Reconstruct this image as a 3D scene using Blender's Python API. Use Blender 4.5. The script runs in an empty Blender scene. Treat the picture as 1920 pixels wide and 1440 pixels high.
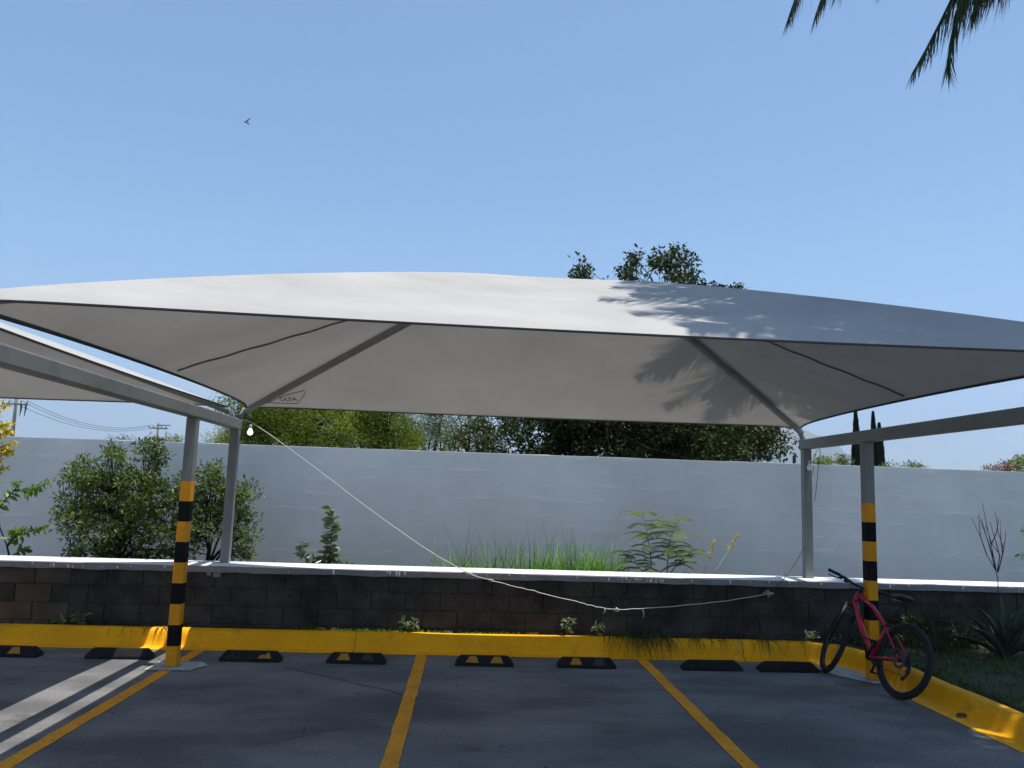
import bpy, bmesh, math, random
import numpy as np
from mathutils import Vector, Matrix

random.seed(7)
rng = np.random.default_rng(7)
R = math.radians
SC = bpy.context.scene
COL = SC.collection

# ------------------------------------------------------------------ camera, sky, sun, exposure
CAM_H = 1.85
F_PX = 1482.37
PITCH, ROLL, YAW = 0.135105, 0.0321257, 0.0569728
def _axes():
    cy, sy = math.cos(YAW), math.sin(YAW)
    fw0 = Vector((sy, cy, 0)); rt0 = Vector((cy, -sy, 0)); up0 = Vector((0, 0, 1))
    fw = math.cos(PITCH)*fw0 + math.sin(PITCH)*up0
    up = -math.sin(PITCH)*fw0 + math.cos(PITCH)*up0
    rt = math.cos(ROLL)*rt0 + math.sin(ROLL)*up
    up2 = -math.sin(ROLL)*rt0 + math.cos(ROLL)*up
    return rt, up2, fw
RT, UP, FW = _axes()
cd = bpy.data.cameras.new('camera')
cd.sensor_fit = 'HORIZONTAL'; cd.sensor_width = 36.0
cd.lens = 36.0*F_PX/1920.0
cd.clip_start = 0.05; cd.clip_end = 30000
cam = bpy.data.objects.new('camera', cd); COL.objects.link(cam)
cam.matrix_world = Matrix(((RT.x, UP.x, -FW.x, 0), (RT.y, UP.y, -FW.y, 0), (RT.z, UP.z, -FW.z, CAM_H), (0, 0, 0, 1)))
SC.camera = cam

SUN_DIR = Vector((0.141, -0.04, 1.0)).normalized()
SUN_EL = math.asin(SUN_DIR.z)
w = bpy.data.worlds.new('World'); SC.world = w; w.use_nodes = True
nt = w.node_tree; nt.nodes.clear()
sky = nt.nodes.new('ShaderNodeTexSky'); sky.sky_type = 'NISHITA'; sky.sun_disc = False
sky.sun_elevation = SUN_EL; sky.sun_rotation = R(94.9)
sky.altitude = 300; sky.air_density = 1.0; sky.dust_density = 0.7; sky.ozone_density = 2.2
bg = nt.nodes.new('ShaderNodeBackground'); bg.inputs['Strength'].default_value = 0.13
wo = nt.nodes.new('ShaderNodeOutputWorld')
def _n(t, **k):
    n = nt.nodes.new(t)
    for q, v_ in k.items(): setattr(n, q, v_)
    return n
tcs = _n('ShaderNodeTexCoord'); sep = _n('ShaderNodeSeparateXYZ'); nt.links.new(tcs.outputs['Generated'], sep.inputs[0])
hz = _n('ShaderNodeMapRange', interpolation_type='SMOOTHSTEP'); hz.inputs['From Min'].default_value = -.02; hz.inputs['From Max'].default_value = .30
nt.links.new(sep.outputs['Z'], hz.inputs['Value'])
tint = _n('ShaderNodeMix', data_type='RGBA'); tint.inputs['A'].default_value = (.66, .74, .96, 1); tint.inputs['B'].default_value = (.90, 1.03, 1.05, 1)
nt.links.new(hz.outputs[0], tint.inputs['Factor'])
mul = _n('ShaderNodeMix', data_type='RGBA', blend_type='MULTIPLY'); mul.inputs['Factor'].default_value = 1
nt.links.new(sky.outputs['Color'], mul.inputs['A']); nt.links.new(tint.outputs['Result'], mul.inputs['B'])
# a few thin, low clouds all round the horizon
cmp_ = _n('ShaderNodeMapping'); cmp_.inputs['Scale'].default_value = (1, 1, 4.5); nt.links.new(tcs.outputs['Generated'], cmp_.inputs['Vector'])
cno = _n('ShaderNodeTexNoise'); cno.inputs['Scale'].default_value = 5.5; cno.inputs['Detail'].default_value = 6; nt.links.new(cmp_.outputs[0], cno.inputs['Vector'])
cmr = _n('ShaderNodeMapRange', interpolation_type='SMOOTHSTEP'); cmr.inputs['From Min'].default_value = .50; cmr.inputs['From Max'].default_value = .74; nt.links.new(cno.outputs['Fac'], cmr.inputs['Value'])
clo = _n('ShaderNodeMapRange', interpolation_type='SMOOTHSTEP'); clo.inputs['From Min'].default_value = .26; clo.inputs['From Max'].default_value = .05; clo.inputs['To Max'].default_value = .35; nt.links.new(sep.outputs['Z'], clo.inputs['Value'])
cml = _n('ShaderNodeMath', operation='MULTIPLY'); nt.links.new(cmr.outputs[0], cml.inputs[0]); nt.links.new(clo.outputs[0], cml.inputs[1])
cmx = _n('ShaderNodeMix', data_type='RGBA'); cmx.inputs['B'].default_value = (5.2, 5.4, 6.0, 1)
nt.links.new(cml.outputs[0], cmx.inputs['Factor']); nt.links.new(mul.outputs['Result'], cmx.inputs['A']); nt.links.new(cmx.outputs['Result'], bg.inputs['Color'])
nt.links.new(bg.outputs['Background'], wo.inputs['Surface'])

sd = bpy.data.lights.new('sun', 'SUN'); sd.energy = 4.4; sd.angle = R(0.45); sd.color = (1.0, 0.955, 0.89)
so = bpy.data.objects.new('sun', sd); COL.objects.link(so)
so.rotation_euler = SUN_DIR.to_track_quat('Z', 'Y').to_euler(); so.location = (3, 3, 40)
SC.view_settings.view_transform = 'Standard'; SC.view_settings.look = 'None'
SC.view_settings.exposure = 0.40; SC.view_settings.gamma = 1.0; SC.view_settings.use_curve_mapping = False

# ------------------------------------------------------------------ helpers
def ray(px, py):
    return (FW*F_PX + RT*(px-960) - UP*(py-720)).normalized()
def at(px, py, Y):
    d = ray(px, py); return Vector((0, 0, CAM_H)) + d*(Y/d.y)
def atz(px, py, Z):
    d = ray(px, py); return Vector((0, 0, CAM_H)) + d*((Z-CAM_H)/d.z)
def proj(P):
    P = Vector(P)-Vector((0, 0, CAM_H)); z = P.dot(FW)
    return (960+F_PX*P.dot(RT)/z, 720-F_PX*P.dot(UP)/z, z)

def tag(o, label=None, cat=None, group=None, kind=None):
    if label: o['label'] = label
    if cat: o['category'] = cat
    if group: o['group'] = group
    if kind: o['kind'] = kind
    return o
def empty(name, loc=(0, 0, 0), rz=0.0):
    o = bpy.data.objects.new(name, None); COL.objects.link(o)
    o.location = loc; o.rotation_euler = (0, 0, rz); o.empty_display_size = 0.1
    return o
def link(name, me, mats, parent=None, smooth=False):
    if not isinstance(mats, (list, tuple)): mats = [mats]
    if not me.materials:
        for m in mats: me.materials.append(m)
    if smooth:
        me.polygons.foreach_set('use_smooth', np.ones(len(me.polygons), dtype=bool))
    o = bpy.data.objects.new(name, me); COL.objects.link(o)
    if parent is not None: o.parent = parent
    return o
def np_mesh(name, V, F):
    """V (n,3) float array, F list of (m,k) int arrays of quads or triangles"""
    me = bpy.data.meshes.new(name)
    V = np.asarray(V, dtype=np.float32)
    me.vertices.add(len(V)); me.vertices.foreach_set('co', V.ravel())
    if not isinstance(F, (list, tuple)): F = [F]
    loops = np.concatenate([f.ravel() for f in F]).astype(np.int32)
    tot = np.concatenate([np.full(len(f), f.shape[1], dtype=np.int32) for f in F])
    start = np.concatenate([[0], np.cumsum(tot)[:-1]]).astype(np.int32)
    me.loops.add(len(loops)); me.loops.foreach_set('vertex_index', loops)
    me.polygons.add(len(tot)); me.polygons.foreach_set('loop_start', start); me.polygons.foreach_set('loop_total', tot)
    me.update(calc_edges=True); me.validate()
    return me

class MB:
    def __init__(s): s.v = []; s.f = []
    def add(s, v, f):
        b = len(s.v); s.v += [tuple(p) for p in v]; s.f += [tuple(i+b for i in q) for q in f]; return s
    def box(s, c, d, M=None):
        x, y, z = d[0]/2, d[1]/2, d[2]/2
        v = [Vector((sx*x, sy*y, sz*z)) for sz in (-1, 1) for sy in (-1, 1) for sx in (-1, 1)]
        if M is not None: v = [M @ p for p in v]
        v = [p+Vector(c) for p in v]
        return s.add(v, [(0, 2, 3, 1), (4, 5, 7, 6), (0, 1, 5, 4), (2, 6, 7, 3), (0, 4, 6, 2), (1, 3, 7, 5)])
    def tube(s, pts, rad, n=8, caps=True, flat=1.0):
        pts = [Vector(p) for p in pts]
        if not isinstance(rad, (list, tuple)): rad = [rad]*len(pts)
        ref = None; rings = []
        for i, p in enumerate(pts):
            t = (pts[min(i+1, len(pts)-1)]-pts[max(i-1, 0)])
            if t.length < 1e-9: t = Vector((0, 0, 1))
            t.normalize()
            if ref is None: ref = Vector((0, 0, 1)) if abs(t.z) < .9 else Vector((1, 0, 0))
            a = (ref - t*ref.dot(t)).normalized(); b = t.cross(a); ref = a
            rings.append([p + (a*math.cos(2*math.pi*k/n)*flat + b*math.sin(2*math.pi*k/n))*rad[i] for k in range(n)])
        v = [q for r_ in rings for q in r_]; f = []
        for i in range(len(pts)-1):
            for k in range(n):
                f.append((i*n+k, i*n+(k+1) % n, (i+1)*n+(k+1) % n, (i+1)*n+k))
        if caps:
            f.append(tuple(range(n-1, -1, -1))); f.append(tuple(range((len(pts)-1)*n, len(pts)*n)))
        return s.add(v, f)
    def lathe(s, prof, o=(0, 0, 0), axis=(0, 0, 1), n=16):
        ax = Vector(axis).normalized(); ref = Vector((0, 0, 1)) if abs(ax.z) < .9 else Vector((1, 0, 0))
        a = (ref-ax*ref.dot(ax)).normalized(); b = ax.cross(a); o = Vector(o); v = []; f = []
        for r_, h in prof:
            for k in range(n):
                t = 2*math.pi*k/n; v.append(o+ax*h+(a*math.cos(t)+b*math.sin(t))*max(r_, 1e-4))
        for i in range(len(prof)-1):
            for k in range(n): f.append((i*n+k, i*n+(k+1) % n, (i+1)*n+(k+1) % n, (i+1)*n+k))
        return s.add(v, f)
    def mesh(s, name):
        me = bpy.data.meshes.new(name); me.from_pydata(s.v, [], s.f); me.update(); return me
    def build(s, name, mat, parent=None, smooth=False, bevel=0.0):
        me = s.mesh(name)
        if bevel:
            bm = bmesh.new(); bm.from_mesh(me)
            bmesh.ops.bevel(bm, geom=[e for e in bm.edges if len(e.link_faces) == 2 and e.calc_face_angle(0) > .5],
                            offset=bevel, segments=2, profile=.6, affect='EDGES')
            bm.to_mesh(me); bm.free()
        return link(name, me, mat, parent, smooth)

# ------------------------------------------------------------------ materials
def mat_new(name):
    m = bpy.data.materials.new(name); m.use_nodes = True
    n = m.node_tree; n.nodes.clear()
    return m, n, n.nodes, n.links
def P(name, col, rough=.6, var=.15, scale=6., bump=0., bscale=40., metal=0., spec=.5, col2=None, mask=(.45, .62), mscale=3., stretch=(1, 1, 1), detail=6., bdist=.02, speck=0., sscale=70., chip=None):
    """principled + noise colour variation (+ a second colour in patches) + fine bump"""
    m, t, N, L = mat_new(name)
    out = N.new('ShaderNodeOutputMaterial'); b = N.new('ShaderNodeBsdfPrincipled')
    b.inputs['Roughness'].default_value = rough; b.inputs['Metallic'].default_value = metal
    b.inputs['Specular IOR Level'].default_value = spec
    tc = N.new('ShaderNodeTexCoord'); mp = N.new('ShaderNodeMapping'); mp.inputs['Scale'].default_value = stretch
    geo = N.new('ShaderNodeNewGeometry')
    L.new(geo.outputs['Position'], mp.inputs['Vector'])
    no = N.new('ShaderNodeTexNoise'); no.inputs['Scale'].default_value = scale; no.inputs['Detail'].default_value = detail
    L.new(mp.outputs[0], no.inputs['Vector'])
    cr = N.new('ShaderNodeValToRGB')
    c = Vector(col)
    cr.color_ramp.elements[0].position = .3; cr.color_ramp.elements[0].color = (*(c*(1-var)), 1)
    cr.color_ramp.elements[1].position = .7; cr.color_ramp.elements[1].color = (*(c*(1+var)), 1)
    L.new(no.outputs['Fac'], cr.inputs['Fac']); last = cr.outputs['Color']
    if col2 is not None:
        n2 = N.new('ShaderNodeTexNoise'); n2.inputs['Scale'].default_value = mscale; n2.inputs['Detail'].default_value = 8; n2.inputs['Roughness'].default_value = .65
        L.new(mp.outputs[0], n2.inputs['Vector'])
        mr = N.new('ShaderNodeMapRange'); mr.inputs['From Min'].default_value = mask[0]; mr.inputs['From Max'].default_value = mask[1]
        L.new(n2.outputs['Fac'], mr.inputs['Value'])
        mx = N.new('ShaderNodeMix'); mx.data_type = 'RGBA'
        L.new(mr.outputs[0], mx.inputs['Factor']); L.new(last, mx.inputs['A']); mx.inputs['B'].default_value = (*col2, 1)
        last = mx.outputs['Result']
    if chip:
        n4 = N.new('ShaderNodeTexNoise'); n4.inputs['Scale'].default_value = chip[1]; n4.inputs['Detail'].default_value = 9; n4.inputs['Roughness'].default_value = .72
        L.new(geo.outputs['Position'], n4.inputs['Vector'])
        m4 = N.new('ShaderNodeMapRange'); m4.inputs['From Min'].default_value = chip[2]; m4.inputs['From Max'].default_value = chip[3]; L.new(n4.outputs['Fac'], m4.inputs['Value'])
        x4 = N.new('ShaderNodeMix'); x4.data_type = 'RGBA'; L.new(m4.outputs[0], x4.inputs['Factor']); L.new(last, x4.inputs['A']); x4.inputs['B'].default_value = (*chip[0], 1); last = x4.outputs['Result']
    if speck:
        n5 = N.new('ShaderNodeTexNoise'); n5.inputs['Scale'].default_value = sscale; n5.inputs['Detail'].default_value = 4; n5.inputs['Roughness'].default_value = .8
        L.new(geo.outputs['Position'], n5.inputs['Vector'])
        m5 = N.new('ShaderNodeMapRange'); m5.inputs['From Min'].default_value = .3; m5.inputs['From Max'].default_value = .7; m5.inputs['To Min'].default_value = 1-speck; m5.inputs['To Max'].default_value = 1+speck; L.new(n5.outputs['Fac'], m5.inputs['Value'])
        x5 = N.new('ShaderNodeVectorMath'); x5.operation = 'SCALE'; L.new(last, x5.inputs[0]); L.new(m5.outputs[0], x5.inputs['Scale']); last = x5.outputs[0]
    L.new(last, b.inputs['Base Color'])
    if bump:
        n3 = N.new('ShaderNodeTexNoise'); n3.inputs['Scale'].default_value = bscale; n3.inputs['Detail'].default_value = 5
        L.new(mp.outputs[0], n3.inputs['Vector'])
        bu = N.new('ShaderNodeBump'); bu.inputs['Strength'].default_value = bump; bu.inputs['Distance'].default_value = bdist
        L.new(n3.outputs['Fac'], bu.inputs['Height']); L.new(bu.outputs[0], b.inputs['Normal'])
    L.new(b.outputs[0], out.inputs['Surface'])
    return m
def leaf_mat(name, c1, c2, rough=.45, trans=.25, spec=.5, clump=1.2):
    m, t, N, L = mat_new(name)
    out = N.new('ShaderNodeOutputMaterial'); b = N.new('ShaderNodeBsdfPrincipled')
    b.inputs['Roughness'].default_value = rough; b.inputs['Specular IOR Level'].default_value = spec
    geo = N.new('ShaderNodeNewGeometry')
    no = N.new('ShaderNodeTexNoise'); no.inputs['Scale'].default_value = clump; no.inputs['Detail'].default_value = 3
    L.new(geo.outputs['Position'], no.inputs['Vector'])
    ad = N.new('ShaderNodeMath'); ad.operation = 'MULTIPLY_ADD'; ad.inputs[1].default_value = .55
    L.new(geo.outputs['Random Per Island'], ad.inputs[0])
    sb = N.new('ShaderNodeMath'); sb.operation = 'MULTIPLY_ADD'; sb.inputs[1].default_value = 1.5; sb.inputs[2].default_value = -.5
    L.new(no.outputs['Fac'], sb.inputs[0]); L.new(sb.outputs[0], ad.inputs[2])
    cr = N.new('ShaderNodeValToRGB')
    cr.color_ramp.elements[0].position = .1; cr.color_ramp.elements[0].color = (*c1, 1)
    cr.color_ramp.elements[1].position = .95; cr.color_ramp.elements[1].color = (*c2, 1)
    L.new(ad.outputs[0], cr.inputs['Fac']); L.new(cr.outputs[0], b.inputs['Base Color'])
    tr = N.new('ShaderNodeBsdfTranslucent'); hs = N.new('ShaderNodeHueSaturation'); hs.inputs['Value'].default_value = 1.5; hs.inputs['Saturation'].default_value = 1.1
    L.new(cr.outputs[0], hs.inputs['Color']); L.new(hs.outputs[0], tr.inputs['Color'])
    mx = N.new('ShaderNodeMixShader'); mx.inputs[0].default_value = trans
    L.new(b.outputs[0], mx.inputs[1]); L.new(tr.outputs[0], mx.inputs[2]); L.new(mx.outputs[0], out.inputs['Surface'])
    return m

M = {}
M['asphalt'] = P('asphalt', (.138, .138, .138), .82, .24, .8, .55, 190., col2=(.225, .22, .21), mask=(.44, .68), mscale=.8, stretch=(.8, 1.5, 1), bdist=.004, spec=.18, speck=.38, sscale=55., chip=((.075, .075, .078), 1.3, .60, .70))
M['yellow'] = P('yellow_road_paint', (.92, .42, .004), .6, .12, 2.2, .25, 60., col2=(.50, .25, .03), mask=(.55, .80), mscale=3.2, bdist=.008, spec=.2, speck=.10, sscale=30., chip=((.30, .26, .18), 7., .665, .70))
M['line'] = P('yellow_line_paint', (.78, .32, .012), .7, .12, 3., .4, 160., col2=(.42, .24, .06), mask=(.55, .75), mscale=7., bdist=.004, spec=.2, speck=.2, sscale=50., chip=((.13, .12, .11), 9., .60, .68))
M['patch'] = P('concrete_patch', (.40, .40, .37), .85, .12, 5., .4, 90., col2=(.27, .27, .26), mask=(.5, .7), mscale=8., bdist=.004)
M['block'] = P('concrete_block', (.070, .063, .056), .95, .28, 3., .8, 70., col2=(.035, .031, .028), mask=(.44, .66), mscale=2.6, bdist=.012, spec=.1, speck=.25, sscale=45.)
M['block_b'] = P('concrete_block_brown', (.105, .080, .060), .95, .28, 3., .8, 70., col2=(.06, .05, .04), mask=(.5, .75), mscale=2.2, bdist=.012, spec=.2)
M['mortar'] = P('mortar', (.055, .048, .042), .95, .2, 10., .5, 60., spec=.2)
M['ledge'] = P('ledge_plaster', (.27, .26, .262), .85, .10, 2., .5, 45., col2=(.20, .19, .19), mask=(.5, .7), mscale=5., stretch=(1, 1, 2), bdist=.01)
M['steel'] = P('grey_painted_steel', (.235, .245, .24), .55, .08, 3., .08, 60., spec=.25, chip=((.13, .075, .045), 6., .70, .76), col2=(.17, .175, .17), mask=(.52, .8), mscale=2.5)
M['band_y'] = P('yellow_band_paint', (.78, .315, .005), .5, .08, 4., .1, 60., spec=.25, col2=(.50, .26, .03), mask=(.55, .8), mscale=9., chip=((.16, .15, .13), 14., .66, .70))
M['band_k'] = P('black_band_paint', (.010, .010, .011), .7, .2, 6., .1, 60., spec=.12, col2=(.03, .03, .03), mask=(.6, .8), mscale=9.)
M['rubber'] = P('black_rubber', (.020, .020, .020), .85, spec=.15, var=.25, scale=9., bump=.3, bscale=120., col2=(.06, .06, .06), mask=(.55, .8), mscale=8., bdist=.004)
M['mark'] = P('yellow_mark', (.42, .19, .015), .55, .15, 18., col2=(.25, .12, .03), mask=(.55, .75), mscale=20.)
M['mark_dark'] = P('worn_mark', (.035, .034, .032), .7, .3, 18.)
M['soil'] = P('soil', (.06, .045, .03), .95, .35, 6., .8, 40., col2=(.035, .045, .015), mask=(.45, .6), mscale=3., bdist=.03)
M['field'] = P('dry_field', (.13, .11, .06), .95, .35, .3, .6, 3., col2=(.06, .08, .025), mask=(.42, .6), mscale=.12)
M['bark'] = P('bark', (.032, .026, .021), .9, spec=.1, var=.35, scale=9., bump=.8, bscale=40., stretch=(1, 1, .25))
M['bark_old'] = P('old_bark', (.07, .055, .042), .9, .35, 9., .8, 40., stretch=(1, 1, .25))
M['bark_pale'] = P('pale_bark', (.12, .10, .075), .9, .3, 12., .6, 50.)
M['palm_bark'] = P('palm_bark', (.16, .13, .10), .9, .3, 14., .7, 40., stretch=(.3, .3, 2.))
M['pole'] = P('concrete_pole', (.20, .20, .19), .8, .12, 4.)
M['dark_steel'] = P('dark_hardware', (.05, .055, .06), .6, .2, 9.)
M['cord'] = P('white_cord', (.62, .59, .52), .7, .12, 30.)
M['wire'] = P('dark_wire', (.03, .03, .032), .6, .2, 9.)
M['bike_red'] = P('red_bike_paint', (.52, .014, .045), .30, .06, 8., col2=(.40, .011, .035), mask=(.5, .8), mscale=9.)
M['bike_black'] = P('matt_black', (.013, .013, .014), .5, .2, 20.)
M['tyre'] = P('tyre_rubber', (.016, .016, .016), .85, .25, 25., .6, 160., bdist=.006)
M['metal'] = P('bare_metal', (.45, .45, .46), .35, .1, 20., metal=1.)
M['bird'] = P('bird_feathers', (.02, .018, .02), .8, .3, 8.)
M['dead'] = P('dead_leaf', (.09, .05, .022), .8, .3, 18.)
M['print'] = P('dark_print', (.03, .028, .027), .8, .2, 20.)
M['stitch'] = P('grey_stitching', (.15, .142, .135), .8, .2, 20.)
M['lf_shrub'] = leaf_mat('shrub_leaf', (.036, .074, .012), (.135, .19, .045), .5, .22, .22, 2.2)
M['lf_lime'] = leaf_mat('lime_leaf', (.05, .11, .012), (.17, .27, .035), .45, .35, .5, 4.)
M['lf_yellow'] = leaf_mat('yellow_leaf', (.40, .30, .02), (.78, .58, .06), .5, .35, .3, 4.)
M['lf_mesq'] = leaf_mat('mesquite_leaf', (.06, .10, .012), (.21, .26, .04), .6, .32, .2, .8)
M['lf_mesq2'] = leaf_mat('grey_mesquite_leaf', (.06, .085, .03), (.17, .20, .075), .6, .30, .35, .8)
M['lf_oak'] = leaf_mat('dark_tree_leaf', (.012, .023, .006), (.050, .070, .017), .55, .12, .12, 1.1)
M['lf_cyp'] = leaf_mat('cypress_leaf', (.008, .016, .010), (.026, .040, .022), .8, .05, .2, 3.)
M['lf_palm'] = leaf_mat('palm_leaf', (.022, .034, .010), (.06, .075, .022), .5, .12, .4, 2.)
M['lf_grass'] = leaf_mat('grass_blade', (.055, .135, .016), (.17, .33, .05), .5, .35, .4, 5.)
M['lf_turf'] = leaf_mat('turf_blade', (.022, .048, .010), (.075, .115, .025), .6, .2, .3, 4.)
M['lf_dgrass'] = leaf_mat('dark_grass_blade', (.020, .040, .010), (.06, .10, .025), .6, .2, .3, 4.)
M['lf_weed'] = leaf_mat('weed_leaf', (.06, .11, .03), (.22, .27, .13), .4, .25, .5, 8.)
M['lf_sap'] = leaf_mat('sapling_leaf', (.05, .085, .025), (.16, .20, .09), .35, .2, .6, 9.)
M['lf_agave'] = leaf_mat('agave_leaf', (.030, .052, .030), (.060, .088, .050), .6, .05, .25, 2.)
M['lf_pink'] = leaf_mat('dry_pink_leaf', (.16, .10, .075), (.34, .21, .17), .7, .2, .3, 2.)
M['lf_dry'] = leaf_mat('dry_flower', (.46, .33, .03), (.72, .60, .09), .6, .2, .3, 9.)
M['stem'] = P('green_stem', (.10, .12, .06), .7, .2, 12.)
M['stem_pale'] = P('pale_flower_stem', (.50, .47, .38), .7, .15, 12.)
M['twig'] = P('dark_twig', (.05, .048, .042), .85, .2, 15.)

def fabric_mat(name='shade_fabric', col=(.475, .462, .44), trans=.14):
    m, t, N, L = mat_new(name)
    out = N.new('ShaderNodeOutputMaterial'); geo = N.new('ShaderNodeNewGeometry')
    no = N.new('ShaderNodeTexNoise'); no.inputs['Scale'].default_value = .9; no.inputs['Detail'].default_value = 7; no.inputs['Roughness'].default_value = .62
    L.new(geo.outputs['Position'], no.inputs['Vector'])
    cr = N.new('ShaderNodeValToRGB'); c = Vector(col)
    cr.color_ramp.elements[0].position = .32; cr.color_ramp.elements[0].color = (*(c*.86), 1)
    cr.color_ramp.elements[1].position = .66; cr.color_ramp.elements[1].color = (*(c*1.04), 1)
    L.new(no.outputs['Fac'], cr.inputs['Fac'])
    n2 = N.new('ShaderNodeTexNoise'); n2.inputs['Scale'].default_value = 160; n2.inputs['Detail'].default_value = 2
    L.new(geo.outputs['Position'], n2.inputs['Vector'])
    n3 = N.new('ShaderNodeTexNoise'); n3.inputs['Scale'].default_value = 2.2; n3.inputs['Detail'].default_value = 3
    mp = N.new('ShaderNodeMapping'); mp.inputs['Scale'].default_value = (.35, 1.6, 1.)
    L.new(geo.outputs['Position'], mp.inputs['Vector']); L.new(mp.outputs[0], n3.inputs['Vector'])
    b1 = N.new('ShaderNodeBump'); b1.inputs['Strength'].default_value = .25; b1.inputs['Distance'].default_value = .003
    b2 = N.new('ShaderNodeBump'); b2.inputs['Strength'].default_value = .35; b2.inputs['Distance'].default_value = .05
    L.new(n2.outputs['Fac'], b1.inputs['Height']); L.new(n3.outputs['Fac'], b2.inputs['Height']); L.new(b2.outputs[0], b1.inputs['Normal'])
    d = N.new('ShaderNodeBsdfDiffuse'); tr = N.new('ShaderNodeBsdfTranslucent')
    L.new(cr.outputs[0], d.inputs['Color'])
    tint = N.new('ShaderNodeMix'); tint.data_type = 'RGBA'; tint.blend_type = 'MULTIPLY'; tint.inputs['Factor'].default_value = 1
    L.new(cr.outputs[0], tint.inputs['A']); tint.inputs['B'].default_value = (1., .95, .90, 1)
    L.new(tint.outputs['Result'], tr.inputs['Color'])
    L.new(b1.outputs[0], d.inputs['Normal'])
    mx = N.new('ShaderNodeMixShader'); mx.inputs[0].default_value = trans
    L.new(d.outputs[0], mx.inputs[1]); L.new(tr.outputs[0], mx.inputs[2]); L.new(mx.outputs[0], out.inputs['Surface'])
    return m
M['fabric'] = fabric_mat()
M['patch_f'] = fabric_mat('patch_fabric', (.62, .60, .56), .45)
M['hem'] = fabric_mat('doubled_fabric', (.10, .10, .105), .0)

def wall_mat():
    m, t, N, L = mat_new('painted_render_wall')
    out = N.new('ShaderNodeOutputMaterial'); b = N.new('ShaderNodeBsdfPrincipled'); b.inputs['Roughness'].default_value = .75; b.inputs['Specular IOR Level'].default_value = .3
    geo = N.new('ShaderNodeNewGeometry')
    no = N.new('ShaderNodeTexNoise'); no.inputs['Scale'].default_value = .7; no.inputs['Detail'].default_value = 8; no.inputs['Roughness'].default_value = .6
    L.new(geo.outputs['Position'], no.inputs['Vector'])
    cr = N.new('ShaderNodeValToRGB')
    cr.color_ramp.elements[0].position = .3; cr.color_ramp.elements[0].color = (.52, .55, .55, 1)
    cr.color_ramp.elements[1].position = .7; cr.color_ramp.elements[1].color = (.67, .695, .705, 1)
    L.new(no.outputs['Fac'], cr.inputs['Fac']); L.new(cr.outputs[0], b.inputs['Base Color'])
    mp = N.new('ShaderNodeMapping'); mp.inputs['Scale'].default_value = (1.6, 1, 5.5)
    L.new(geo.outputs['Position'], mp.inputs['Vector'])
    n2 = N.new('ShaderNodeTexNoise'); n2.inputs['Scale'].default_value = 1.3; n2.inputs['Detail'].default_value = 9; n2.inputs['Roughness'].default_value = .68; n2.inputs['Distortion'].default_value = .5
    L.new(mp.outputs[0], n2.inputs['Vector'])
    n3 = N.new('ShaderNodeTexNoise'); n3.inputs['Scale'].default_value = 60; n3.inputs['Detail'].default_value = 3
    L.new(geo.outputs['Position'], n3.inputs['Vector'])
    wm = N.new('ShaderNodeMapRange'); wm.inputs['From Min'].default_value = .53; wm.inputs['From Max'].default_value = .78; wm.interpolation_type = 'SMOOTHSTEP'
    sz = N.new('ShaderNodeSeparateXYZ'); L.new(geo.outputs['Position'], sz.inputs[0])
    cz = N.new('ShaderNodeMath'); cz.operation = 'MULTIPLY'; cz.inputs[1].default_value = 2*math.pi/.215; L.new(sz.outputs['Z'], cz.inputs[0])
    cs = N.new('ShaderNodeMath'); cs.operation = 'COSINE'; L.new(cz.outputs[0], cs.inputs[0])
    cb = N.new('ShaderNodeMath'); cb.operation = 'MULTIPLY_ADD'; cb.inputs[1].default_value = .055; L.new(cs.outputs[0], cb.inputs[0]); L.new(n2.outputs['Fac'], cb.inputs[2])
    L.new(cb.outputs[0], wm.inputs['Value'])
    b1 = N.new('ShaderNodeBump'); b1.inputs['Strength'].default_value = .24; b1.inputs['Distance'].default_value = .006
    b2 = N.new('ShaderNodeBump'); b2.inputs['Strength'].default_value = .12; b2.inputs['Distance'].default_value = .004
    L.new(wm.outputs[0], b1.inputs['Height']); L.new(n3.outputs['Fac'], b2.inputs['Height']); L.new(b1.outputs[0], b2.inputs['Normal'])
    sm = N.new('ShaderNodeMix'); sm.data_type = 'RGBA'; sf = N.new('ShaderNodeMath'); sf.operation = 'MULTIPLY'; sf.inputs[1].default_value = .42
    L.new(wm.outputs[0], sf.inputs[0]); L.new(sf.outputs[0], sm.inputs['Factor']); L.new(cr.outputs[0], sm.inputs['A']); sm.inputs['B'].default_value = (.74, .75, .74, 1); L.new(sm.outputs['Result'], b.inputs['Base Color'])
    L.new(b2.outputs[0], b.inputs['Normal']); L.new(b.outputs[0], out.inputs['Surface'])
    return m
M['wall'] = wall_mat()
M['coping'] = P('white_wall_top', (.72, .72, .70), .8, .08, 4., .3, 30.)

def bulb_mat(lit=0.):  # lit: emission strength of the glass
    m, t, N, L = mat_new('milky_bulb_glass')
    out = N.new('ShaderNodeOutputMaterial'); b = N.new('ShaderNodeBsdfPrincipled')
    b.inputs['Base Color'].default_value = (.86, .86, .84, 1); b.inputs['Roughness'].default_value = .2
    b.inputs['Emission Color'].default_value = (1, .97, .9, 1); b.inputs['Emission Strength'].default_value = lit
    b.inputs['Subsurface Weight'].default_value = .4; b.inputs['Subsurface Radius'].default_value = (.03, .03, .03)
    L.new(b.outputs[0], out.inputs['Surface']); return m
M['bulb'] = bulb_mat(); M['bulb_emissive'] = bulb_mat(1.1)  # emission added to bring the left bulb's glass up to white
M['socket'] = P('bulb_socket', (.50, .48, .45), .6, .1, 20.)

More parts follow.
